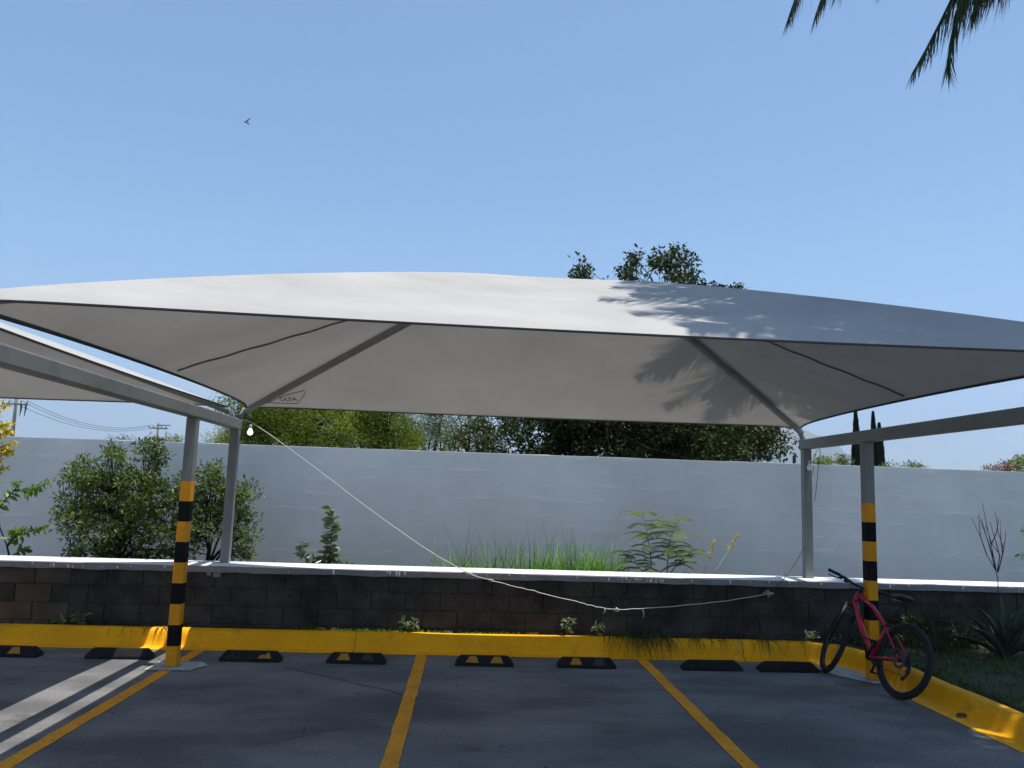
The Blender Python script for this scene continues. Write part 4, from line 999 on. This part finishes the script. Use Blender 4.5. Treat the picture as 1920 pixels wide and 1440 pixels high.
# feathery leucaena: stems with bipinnate fronds of fine leaflets
def feathery(base, stems, label):
    b = Vector(base); root = empty('feathery_shrub', b); tag(root, label, 'shrub'); m = MB(); pos = []; dr = []
    for pts, nf, L in stems:
        pts = [Vector(p)-b for p in pts]; k = len(pts); m.tube(pts, [.009*(1-.7*i/(k-1)) for i in range(k)], 5)
        for i in range(nf):
            t = .25+.75*(i+.5)/nf; x = t*(k-1); j = min(int(x), k-2); p = pts[j].lerp(pts[j+1], x-j)
            az = i*2.4+rng.normal()*.3; out = Vector((math.cos(az), math.sin(az)*.7, .45+.2*rng.normal())).normalized()
            ln = L*(.7+.5*rng.random()); mid = [p+out*ln*q+Vector((0, 0, -ln*.45*q*q)) for q in (0, .25, .5, .75, 1.)]
            m.tube(mid, [.0035, .003, .0025, .002, .001], 4, False)
            for q in range(1, 10):
                tq = q/9; x2 = tq*4; j2 = min(int(x2), 3); c = mid[j2].lerp(mid[j2+1], x2-j2); tg = (mid[j2+1]-mid[j2]).normalized(); sd_ = tg.cross(Vector((0, 0, 1))).normalized()
                for s in (-1, 1):
                    pin = sd_*s*.9+tg*.45; pl = ln*.30*(1.1-.6*tq)
                    for r_ in range(9):
                        for s2 in (-1, 1):
                            pp = c+pin*pl*(r_+.5)/9+Vector((0, 0, -.015*(r_/9)**2)); pos.append(tuple(pp)); dr.append(tuple(tg*s2*.8+pin*.5+Vector((0, 0, -.15))))
    m.build('stems', M['stem'], root, True)
    pos = np.array(pos); dr = np.array(dr); nn = rand_unit(len(pos))*.35+np.array([0, 0, 1.])
    V, F = leaves_arrays(pos, dr, nn, .025, .0085, .05); o = link('foliage', np_mesh('foliage', V, F), M['lf_lime'] if False else M['lf_feather'], root); o['kind'] = 'stuff'
M['lf_feather'] = leaf_mat('feathery_leaf', (.06, .115, .02), (.19, .28, .05), .5, .45, .3, 5.)
Yb = 10.5
feathery((at(1222, 1080, Yb).x, Yb, .66), [([at(1222, 1085, Yb), at(1220, 1040, Yb), at(1213, 1000, Yb), at(1205, 958, Yb)], 17, .36),
                                        ([at(1250, 1085, Yb), at(1252, 1050, Yb), at(1256, 1010, Yb), at(1275, 972, Yb)], 18, .38),
                                        ([at(1250, 1085, Yb), at(1268, 1060, Yb), at(1290, 1040, Yb), at(1305, 1030, Yb)], 10, .30),
                                        ([at(1215, 1085, Yb), at(1195, 1060, Yb), at(1182, 1035, Yb)], 10, .30)], 'feathery green shrub with fine leaflets right of the bright grass')
# aloe flower stalks
for (x0, x1, y1, lab) in ((1312, 1340, 1015, 'pale aloe flower stalk with yellow tip, the shorter one nearer the feathery shrub'), (1324, 1383, 1005, 'leaning pale aloe flower stalk with yellow tip, the taller one')):
    b = at(x0, 1082, 10.4); b.z = .68; t1 = at(x1, y1, 10.35); root = empty('flower_stalk', b); tag(root, lab, 'flower stalk', 'aloe flower stalks'); d = t1-b
    m = MB(); m.tube([Vector((0, 0, 0)), d*.4+Vector((-.01, 0, .0)), d*.72, d*.98], [.009, .008, .006, .003], 6); m.build('stem', M['stem_pale'], root, True)
    pos = []; dr = []
    for i in range(46):
        t = .70+.32*i/46; az = i*2.4; pos.append(tuple(d*t)); dr.append((math.cos(az)*.7, math.sin(az)*.7, .7+t*.4-.6*(i < 14)))
    V, F = leaves_arrays(np.array(pos), np.array(dr), rand_unit(46), .042, .016); link('flower_spike', np_mesh('flower_spike', V, F), M['lf_dry'], root)
# bare branched shrub on the right, standing in the near bed before the ledge
def bare():
    Yq = 9.3; b = at(1872, 1130, Yq); root = empty('bare_shrub', b); tag(root, 'bare dark many branched shrub standing before the ledge at the right', 'shrub'); m = MB()
    lines = [[(1872, 1130), (1871, 1085), (1866, 1068), (1850, 1040), (1840, 1010), (1822, 972)], [(1868, 1070), (1860, 1030), (1850, 985), (1842, 943)], [(1850, 1040), (1838, 1005), (1835, 964)],
             [(1866, 1068), (1858, 1035), (1848, 1000), (1840, 973)], [(1870, 1072), (1875, 1040), (1860, 1020), (1848, 985)], [(1871, 1074), (1882, 1030), (1872, 1000), (1866, 960)], [(1871, 1074), (1880, 1040), (1885, 1010), (1886, 990)],
             [(1858, 1022), (1868, 1000), (1872, 975), (1870, 970)], [(1875, 1045), (1866, 1012), (1856, 978)], [(1880, 1040), (1876, 1005), (1876, 975)], [(1862, 1045), (1853, 1015), (1838, 975)]]
    for ln in lines:
        k = len(ln); m.tube([at(x, y, Yq+.05*math.sin(i*2.+x))-b for i, (x, y) in enumerate(ln)], [.0065*(1-.55*i/(k-1)) for i in range(k)], 6)
    m.build('branches', M['twig'], root, True)
bare()
leafy_plant('weed', [[at(1950, 1090, 10.5), at(1940, 1050, 10.5), at(1928, 1010, 10.5), at(1915, 990, 10.5)], [at(1940, 1050, 10.5), at(1925, 1042, 10.5), at(1912, 1040, 10.5)]], [16, 8], .09, M['lf_lime'], M['stem'], 'lime green leaves just inside the right photo edge against the wall', 'plant')

# ------------------------------------------------------------------ right bed: agave, grass, dark clumps
def agave(c, label, size, n):
    root = empty('agave', c); tag(root, label, 'agave'); me = bpy.data.meshes.new('leaf'); v = []; f = []
    xs = [0, .12, .3, .55, .8, .95, 1.]; ws = [.10, .085, .105, .10, .06, .022, .002]
    for x, w_ in zip(xs, ws):
        z = .16*math.sin(x*2.2)-.10*x*x
        v += [(x, -w_, z+w_*.35), (x, 0, z-w_*.12), (x, w_, z+w_*.35), (x, 0, z-w_*.5)]
    for i in range(6):
        a = i*4
        for k in range(4): f.append((a+k, a+4+k, a+4+(k+1) % 4, a+(k+1) % 4))
    me.from_pydata(v, [], f); me.update()
    for i in range(n):
        el = R(12+62*(i/n)); az = i*2.39996+.3; o = link('leaf', me, M['lf_agave'], root, True)
        s = size*(.8+.3*rng.random()); o.matrix_local = Matrix.Rotation(az, 4, 'Z') @ Matrix.Rotation(-el, 4, 'Y') @ Matrix.Diagonal((s, s*(.75), s, 1))
ag = at(1882, 1200, 8.9); agave((ag.x, 8.9, .18), 'dark grey green agave in the shaded right bed', .66, 17)
def reg(n, x0, x1, y0, y1, z=.168):
    return np.stack([rng.uniform(x0, x1, n), rng.uniform(y0, y1, n), np.full(n, z)], 1)
g = reg(24000, 4.68, 8.5, 4.6, 9.6); gap = np.sin(g[:, 0]*3.1+1)*np.sin(g[:, 1]*2.3) ; g = g[(gap < .35) | (rng.random(len(g)) < .3)]
grass_patch('lawn_grass', g, .03, .12, .010, .6, .5, M['lf_turf'], 'short shaded grass covering the right bed')
g = np.concatenate([reg(60, 4.95+.1*i, 5.15+.1*i, 6.6-.3*i, 6.9-.3*i) for i in range(3)]); grass_patch('grass_tuft', g, .10, .26, .009, .45, .5, M['lf_grass'], 'taller pale green grass tuft beside the kerb at lower right')
g = np.concatenate([reg(90, x, x+.3, y, y+.3) for x, y in ((4.75, 9.2), (5.1, 9.25), (5.4, 9.0), (5.9, 9.3), (6.5, 9.35), (7.0, 9.2))]); grass_patch('long_grass', g, .15, .50, .011, .4, .5, M['lf_dgrass'], 'long dark grass against the block wall in the right bed')
bush('shrub', (5.35, 9.3, .17), [Vector((5.55+rng.normal()*.25, 9.42+rng.normal()*.06, .32+rng.random()*.16)) for _ in range(18)], .10, 20, .09, .02, M['lf_dgrass'], 'low dark leafy shrub behind the rear wheel of the bicycle', twig=.007)

# ------------------------------------------------------------------ weeds at the kerb
def kerb_weed(px, py, wpx, hpx, n, mat, label, size=.075):
    Yk = 9.56; b = at(px, py+hpx/2, Yk); b.z = .17; st = []
    for i in range(n):
        e = at(px+rng.uniform(-.5, .5)*wpx, py-hpx*.5*rng.uniform(.2, 1.), Yk+rng.uniform(-.06, .03)); st.append([b, b.lerp(e, .6)+Vector((rng.normal()*.01, 0, .02)), e])
    leafy_plant('weed', st, [6]*n, size, mat, M['stem'], label, 'weed', 'small weeds along the kerb', r0=.004, spread=.9)
kerb_weed(148, 1160, 34, 26, 6, M['lf_weed'], 'pale leafy weed behind the sunlit kerb at far left')
kerb_weed(106, 1163, 20, 22, 3, M['lf_weed'], 'tiny sprig left of the pale leafy weed behind the kerb')
kerb_weed(765, 1174, 36, 34, 7, M['lf_weed'], 'bushy weed leaning over the kerb right of the joint crack')
kerb_weed(1063, 1172, 20, 34, 4, M['lf_weed'], 'upright weed with pale leaves at the end of the bright kerb rim')
kerb_weed(1118, 1180, 26, 24, 4, M['lf_weed'], 'small weed between the upright weed and the dark grass')
kerb_weed(1525, 1192, 26, 16, 3, M['lf_weed'], 'thin weed above the brightly lit kerb corner beside the front wheel')
kerb_weed(1575, 1195, 20, 12, 3, M['lf_lime'], 'small sprouts on the kerb corner behind the bicycle frame')
def tuft(px, n, ln, label, up=.4, spread=.5):
    b = at(px, 1192, 9.52); b.z = .185; bs = np.array([(b.x+rng.normal()*.12*spread, 9.53+rng.normal()*.03, .17) for _ in range(n)])
    d = np.stack([rng.normal(size=n)*.5+.15, -np.abs(rng.normal(size=n)*.6)-.45*(1.2-up), np.full(n, .40+up)], 1)
    V, F = strip_blades(bs, d, ln*1.15*(.5+.7*rng.random(n)), .010, .85, 5); bb_ = bs.mean(0)
    root = empty('grass_tuft', bb_); tag(root, label, 'grass tuft', 'grass tufts hanging over the kerb')
    o = link('blades', np_mesh('blades', V-bb_, F), M['lf_dgrass'], root); o['kind'] = 'stuff'
tuft(1190, 110, .46, 'broad dark grass tuft hanging over the kerb above the slanting line', .6, 1.6)
tuft(1235, 30, .36, 'dark grass blades hanging over the kerb just right of the broad tuft')
tuft(1300, 14, .30, 'thin grass tuft hanging over the kerb left of the worn wheel stop')
tuft(1345, 14, .30, 'thin grass tuft hanging over the kerb above the worn wheel stop')
tuft(1430, 22, .34, 'dark spiky grass tuft below the wall knot of the cord')
tuft(1500, 12, .34, 'thin grass tuft at the edge of the lit kerb corner')
tuft(245, 12, .30, 'thin dry grass hanging over the kerb left of the striped post', .5, 1.2)
tuft(300, 16, .22, 'small dark grass tuft behind the left striped post', .8)
g = reg(420, at(560, 1185, 9.6).x, at(1010, 1190, 9.6).x, 9.55, 9.68); V, F = leaf_cloud(g, np.full(len(g), .035), 7, .026, .02)
o = link('ground_cover', np_mesh('ground_cover', V, F), M['lf_lime']); tag(o, 'tiny green ground cover along the top of the kerb', 'ground cover', None, 'stuff')
g = reg(700, -6, 4.4, 9.57, 9.69); grass_patch('wall_foot_grass', g, .02, .10, .008, .5, .5, M['lf_dgrass'], 'dark short grass along the foot of the block wall')
g = np.stack([rng.uniform(4.66, 4.80, 900), rng.uniform(4.8, 8.7, 900), np.full(900, .168)], 1); grass_patch('kerb_grass', g, .06, .20, .009, .55, .7, M['lf_turf'], 'grass leaning over the top of the right kerb')
# dead leaf in the gutter
p = atz(1804, 1343, .016); m = MB(); m.add([(-.06, -.02, 0), (.0, -.045, .012), (.06, -.01, .02), (.05, .03, .004), (-.02, .03, .022), (-.05, .015, .005), (0, 0, .03)], [(0, 1, 6), (1, 2, 6), (2, 3, 6), (3, 4, 6), (4, 5, 6), (5, 0, 6)])
o = m.build('dead_leaf', M['dead']); o.location = (p.x, p.y, .016); tag(o, 'curled brown dead leaf in the gutter of the right kerb', 'leaf')

# ------------------------------------------------------------------ trees beyond the wall
def tree_px(name, Y, tx, clusters, crad, per, ln, wd, leafm, label, r0=.16, group='trees behind the boundary wall', limb_r=.05, base_z=-.08, top=None, droop=0.):
    b = at(tx, 860, Y); b.z = base_z; t = top or (b.x+.2, Y, 2.6)
    return make_tree(name, tuple(b), t, clusters, crad, per, ln, wd, leafm, M['bark'], r0, label, 'tree', group, droop, limb_r)
def px_cl(spec, Y, dy):
    out = []
    for px, py, rx, ry, n_ in spec:
        for _ in range(n_):
            a = rng.random()*6.28; q = math.sqrt(rng.random()); p = at(px+rx*q*math.cos(a), py+ry*q*math.sin(a), Y+rng.normal()*dy); out.append(tuple(p))
    return out
tree_px('mesquite_tree', 21, 560, px_cl([(500, 800, 55, 34, 40), (560, 760, 90, 50, 70), (470, 770, 50, 30, 22), (600, 820, 70, 30, 40), (540, 700, 80, 40, 30)], 21, 1.0), .50, 260, .075, .028, M['lf_mesq'], 'feathery yellow green tree seen right of the bulb under the canopy')
tree_px('mesquite_tree', 23, 715, px_cl([(700, 790, 60, 40, 52), (680, 750, 80, 50, 50), (740, 830, 50, 22, 26), (720, 690, 70, 40, 24)], 23, 1.0), .50, 260, .075, .028, M['lf_mesq'], 'yellow green tree in the middle of the gap under the canopy')
tree_px('mesquite_tree', 25, 800, px_cl([(790, 800, 50, 28, 26), (810, 825, 45, 22, 20), (780, 770, 50, 30, 18), (830, 790, 22, 20, 6)], 25, 1.0), .45, 120, .07, .022, M['lf_mesq2'], 'thin pale grey green tree right of the yellow green trees')
tree_px('mesquite_tree', 27, 420, px_cl([(420, 822, 34, 12, 14), (395, 828, 18, 8, 5), (440, 800, 22, 16, 8), (470, 815, 20, 16, 9)], 27, .8), .42, 130, .07, .024, M['lf_mesq'], 'low feathery tree between the two left posts, sprawling twigs above')
tree_px('small_tree', 21, 870, px_cl([(880, 800, 26, 26, 14), (860, 830, 34, 18, 14), (910, 835, 34, 20, 14)], 21, .7), .36, 85, .075, .04, M['lf_oak2'] if 'lf_oak2' in M else M['lf_mesq2'], 'small grey green tree left of the big dark tree')
big = px_cl([(930, 800, 50, 40, 24), (1010, 800, 70, 46, 52), (1100, 800, 80, 52, 74), (1200, 810, 90, 50, 84), (1300, 815, 90, 46, 74), (1390, 810, 55, 40, 34), (1440, 815, 34, 20, 12), (1455, 838, 30, 12, 6), (1420, 840, 22, 18, 6),
             (1030, 720, 90, 50, 34), (1180, 700, 130, 60, 60), (1330, 720, 110, 50, 44), (1150, 620, 100, 50, 34), (1290, 620, 110, 50, 38),
             (1085, 512, 16, 22, 8), (1110, 530, 22, 10, 5), (1140, 600, 80, 24, 14), (1180, 516, 20, 16, 9), (1189, 480, 5, 22, 5), (1238, 495, 20, 20, 10), (1268, 515, 24, 18, 9), (1285, 490, 22, 14, 5), (1300, 520, 8, 20, 4), (1275, 470, 14, 8, 3), (1240, 600, 70, 26, 18), (1150, 862, 250, 12, 40), (1330, 852, 80, 12, 20), (960, 855, 60, 10, 8), (1345, 542, 16, 8, 5), (1385, 545, 14, 6, 4), (1370, 590, 50, 18, 12)], 20, 1.5)
b_ = at(1188, 860, 20)
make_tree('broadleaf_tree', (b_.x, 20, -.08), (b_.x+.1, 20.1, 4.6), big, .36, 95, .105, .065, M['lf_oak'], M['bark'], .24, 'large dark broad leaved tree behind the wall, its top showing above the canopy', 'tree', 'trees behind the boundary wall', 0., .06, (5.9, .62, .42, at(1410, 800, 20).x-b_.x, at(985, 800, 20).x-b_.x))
p_ = at(1538, 793, 17.5)
def cypress(px, top, Y, wpx, label):
    b = at(px, 880, Y); zt = at(px, top, Y).z; H = zt; root = empty('cypress_tree', (b.x, Y, -.08)); tag(root, label, 'cypress tree', 'cypress trees far behind the wall')
    m = MB(); m.tube([(0, 0, 0), (0, 0, H*.9)], [.16, .02], 7); m.build('trunk', M['bark'], root, True)
    n_ = 5200; t = rng.random(n_)**.75; rr = wpx/2*Y/F_PX*np.clip(np.minimum((1-t)**.8*1.25, .75+t*1.2), 0, 1)*(.75+.35*rng.random(n_)); az = rng.random(n_)*6.28
    rr = rr*(1+.12*np.sin(az*3+t*19))
    pos = np.stack([np.cos(az)*rr, np.sin(az)*rr, .3+t*(H-.3)], 1); dr = np.stack([np.cos(az)*.35, np.sin(az)*.35, np.ones(n_)], 1)+rand_unit(n_)*.2
    V, F = leaves_arrays(pos, dr, np.stack([np.cos(az), np.sin(az), .3*np.ones(n_)], 1), .26, .085); o = link('crown', np_mesh('crown', V, F), M['lf_cyp'], root); o['kind'] = 'stuff'
cypress(1607, 768, 55, 24, 'slim dark cypress left of the right striped post, the leftmost one')
cypress(1640, 774, 56, 22, 'slim dark cypress behind the right striped post, the middle one')
cypress(1651, 796, 52, 24, 'shorter dark cypress just right of the striped post')
def far_bush(px, py, rx, ry, n_, Y, mat, label, crad=.35, per=50, ln=.13, wd=.06):
    b = at(px, 880, Y); cl = [at(px+rx*math.sqrt(rng.random())*math.cos(a), py+ry*math.sqrt(rng.random())*math.sin(a), Y+rng.normal()*.5) for a in rng.random(n_)*6.28]
    bush('bush', (b.x, Y, -.08), cl, crad, per, ln, wd, mat, label, 'bush', 'bushes beyond the wall', stems=5, twig=.03)
far_bush(1568, 866, 24, 9, 14, 38, M['lf_mesq2'], 'round grey green bush above the wall between the right rear post and the cypress')
far_bush(1537, 871, 16, 4, 7, 34, M['lf_mesq'], 'low bright green bush above the wall just right of the right rear post')
far_bush(1712, 878, 26, 5, 9, 36, M['lf_mesq2'], 'low spiky bush above the wall right of the cypresses')
far_bush(1668, 876, 12, 6, 6, 40, M['lf_mesq2'], 'small bush at the foot of the shorter cypress')
far_bush(1888, 880, 24, 8, 14, 34, M['lf_pink'], 'dry pinkish brown bush above the wall at the right')
far_bush(1918, 870, 14, 12, 9, 33, M['lf_mesq'], 'green bush with bare twigs at the right photo edge above the wall')
far_bush(1852, 885, 8, 3, 4, 36, M['lf_mesq2'], 'sparse dark sprigs above the wall left of the pinkish bush', per=20)
far_bush(325, 824, 16, 5, 8, 60, M['lf_mesq'], 'small round green bush right of the twin utility poles', crad=.4)
far_bush(290, 826, 14, 4, 6, 64, M['lf_pink'], 'low brown bush at the foot of the twin utility poles', crad=.35)
far_bush(225, 823, 22, 3, 6, 50, M['lf_mesq2'], 'faint low bush above the wall left of the twin utility poles', per=24)
far_bush(1535, 792, 8, 5, 2, 17.5, M['lf_oak'], 'dark twig of leaves just right of the canopy corner', crad=.10, per=16, ln=.08, wd=.04) if False else None
# fence stub with a broken branch
p = at(1490, 900, 16); root = empty('fence_post', (p.x, 16, -.08)); tag(root, 'dark weathered fence post sticking up behind the wall left of the right rear post', 'fence post')
zt = at(1490, 854, 16).z
m = MB(); m.tube([(0, 0, 0), (0, 0, zt+.08)], .035, 7); m.build('post', M['twig'], root)
m = MB(); m.tube([(-.02, 0, zt-.12), (-.12, 0, zt-.10), (-.2, 0, zt-.18), (-.28, .0, zt-.28)], [.012, .012, .01, .006], 5); m.tube([(-.2, 0, zt-.18), (-.26, 0, zt-.02)], [.008, .004], 4); m.build('loose_strand', M['twig'], root)

# ------------------------------------------------------------------ utility poles and wires
def upole(px, Y, arm_py, top_py, half, twin, label):
    b = at(px, 860, Y); za = at(px, arm_py, Y).z; zt = at(px, top_py, Y).z; root = empty('utility_pole', (b.x, Y, -.08)); tag(root, label, 'utility pole', 'utility poles beyond the wall')
    m = MB(); m.tube([(0, 0, 0), (0, 0, zt)], [.20, .14], 10); m.build('pole', M['pole'], root, True)
    if twin: m = MB(); m.tube([(1.0, .3, 0), (1.0, .3, zt-1.1)], [.18, .14], 10); m.build('pole', M['pole'], root, True)
    ins = []
    m = MB(); m.box((.15 if twin else 0, -.2, za), (half*2, .14, .14)); m.build('crossarm', M['pole'], root)
    if twin: m = MB(); m.box((.75, -.25, za+.42), (half*1.5, .12, .12)); m.build('crossarm', M['pole'], root)
    for x in (-half+.1, -half*.45, half*.45, half-.1):
        m = MB(); m.lathe([(.03, 0), (.07, .05), (.04, .10), (.08, .15), (.04, .22), (.01, .26)], o=(x, -.2, za+.07), n=8); m.build('insulator', M['dark_steel'], root); ins.append(Vector((b.x+x, Y-.2, za+.3)))
    if not twin:
        for x in (half*.5, half*.85):
            m = MB(); m.tube([(x, -.2, za-.05), (x+.02, -.2, za-.35), (x-.05, -.2, za-1.2)], [.09, .09, .02], 7); m.build('fuse_cutout', M['dark_steel'], root)
    return ins
i1 = upole(18, 80, 756, 690, 1.25, False, 'near utility pole with crossarm at the left photo edge, its top behind the canopy')
i2 = upole(291, 105, 802, 791, 1.15, True, 'twin utility poles with crossarms far behind the wall')
for k, (a, b) in enumerate(((i1[3], i2[0]), (i1[2], i2[1]), (i1[1], i2[2]))):
    pts = [a.lerp(b, t/16)-Vector((0, 0, (2.3+.4*k)*4*(t/16)*(1-t/16)*.55)) for t in range(17)]; root = empty('power_line', a)
    tag(root, ['upper power line sagging between the utility poles', 'middle power line sagging between the utility poles', 'lowest faint power line between the utility poles'][k], 'power line', 'power lines between the poles')
    m = MB(); m.tube([p-a for p in pts], .022, 5); m.build('cable', M['wire'], root)

# ------------------------------------------------------------------ bird
p = at(461, 229, 60); root = empty('bird', p); tag(root, 'small dark bird flying high in the blue sky', 'bird')
m = MB(); m.lathe([(.001, -.16), (.04, -.12), (.06, -.02), (.045, .08), (.03, .12), (.028, .15), (.001, .20)], axis=(-.8, .2, .35), n=10); m.build('body', M['bird'], root, True)
for e in ((Vector((.30, .05, .42))), (Vector((.34, -.05, -.30)))):
    t = Vector((.8, -.2, -.35)).normalized(); m = MB(); m.add([-t*.06, t*.05, e*.55+t*.09, e*.55-t*.06, e+t*.05, (t*-.0)+Vector((0, .02, .015))], [(0, 1, 2, 3), (3, 2, 4), (0, 5, 1)]); m.build('wing', M['bird'], root)
m = MB(); m.add([Vector((.08, -.02, -.05)), Vector((.26, -.05, -.16)), Vector((.30, -.02, -.08)), Vector((.12, .01, -.02))], [(0, 1, 2, 3)]); m.build('tail', M['bird'], root)

# ------------------------------------------------------------------ far mountain and the air
mp2 = at(1560, 880, 10000); v = []; f = []
prof_m = [(-4300, 60), (-3400, 240), (-2500, 520), (-1800, 700), (-1200, 860), (-800, 930), (-500, 950), (-330, 915), (-200, 870), (-60, 800), (80, 745), (270, 660), (420, 560), (560, 450), (760, 300), (1000, 170), (1400, 70), (2000, 30)]
for i, (x, z) in enumerate(prof_m):
    for k, (q, yy) in enumerate(((0, -1700), (.35, -800), (.72, -280), (1, 0), (.6, 900))):
        v.append((mp2.x+x+rng.normal()*20*(q > 0), 10000+yy+rng.normal()*50, -2+(z+rng.normal()*8)*q))
    if i:
        a = 5*i-5
        for k in range(4): f.append((a+k, a+5+k, a+6+k, a+1+k))
mb = MB(); mb.add(v, f); tag(mb.build('mountain', P('mountain_scrub', (.09, .10, .06), .95, .3, .004), None, True), kind='structure')
mb = MB(); mb.box((0, 4500, 550-1.2+.1), (14000, 18000, 1102)); m_, t_, N_, L_ = mat_new('air'); vo = N_.new('ShaderNodeVolumePrincipled'); vo.inputs['Density'].default_value = 1.0e-4; vo.inputs['Color'].default_value = (.72, .85, 1.0, 1); vo.inputs['Anisotropy'].default_value = .2
oo = N_.new('ShaderNodeOutputMaterial'); L_.new(vo.outputs[0], oo.inputs['Volume'])
tag(mb.build('haze', m_), 'faint pale blue haze in the far air', 'haze', None, 'stuff')
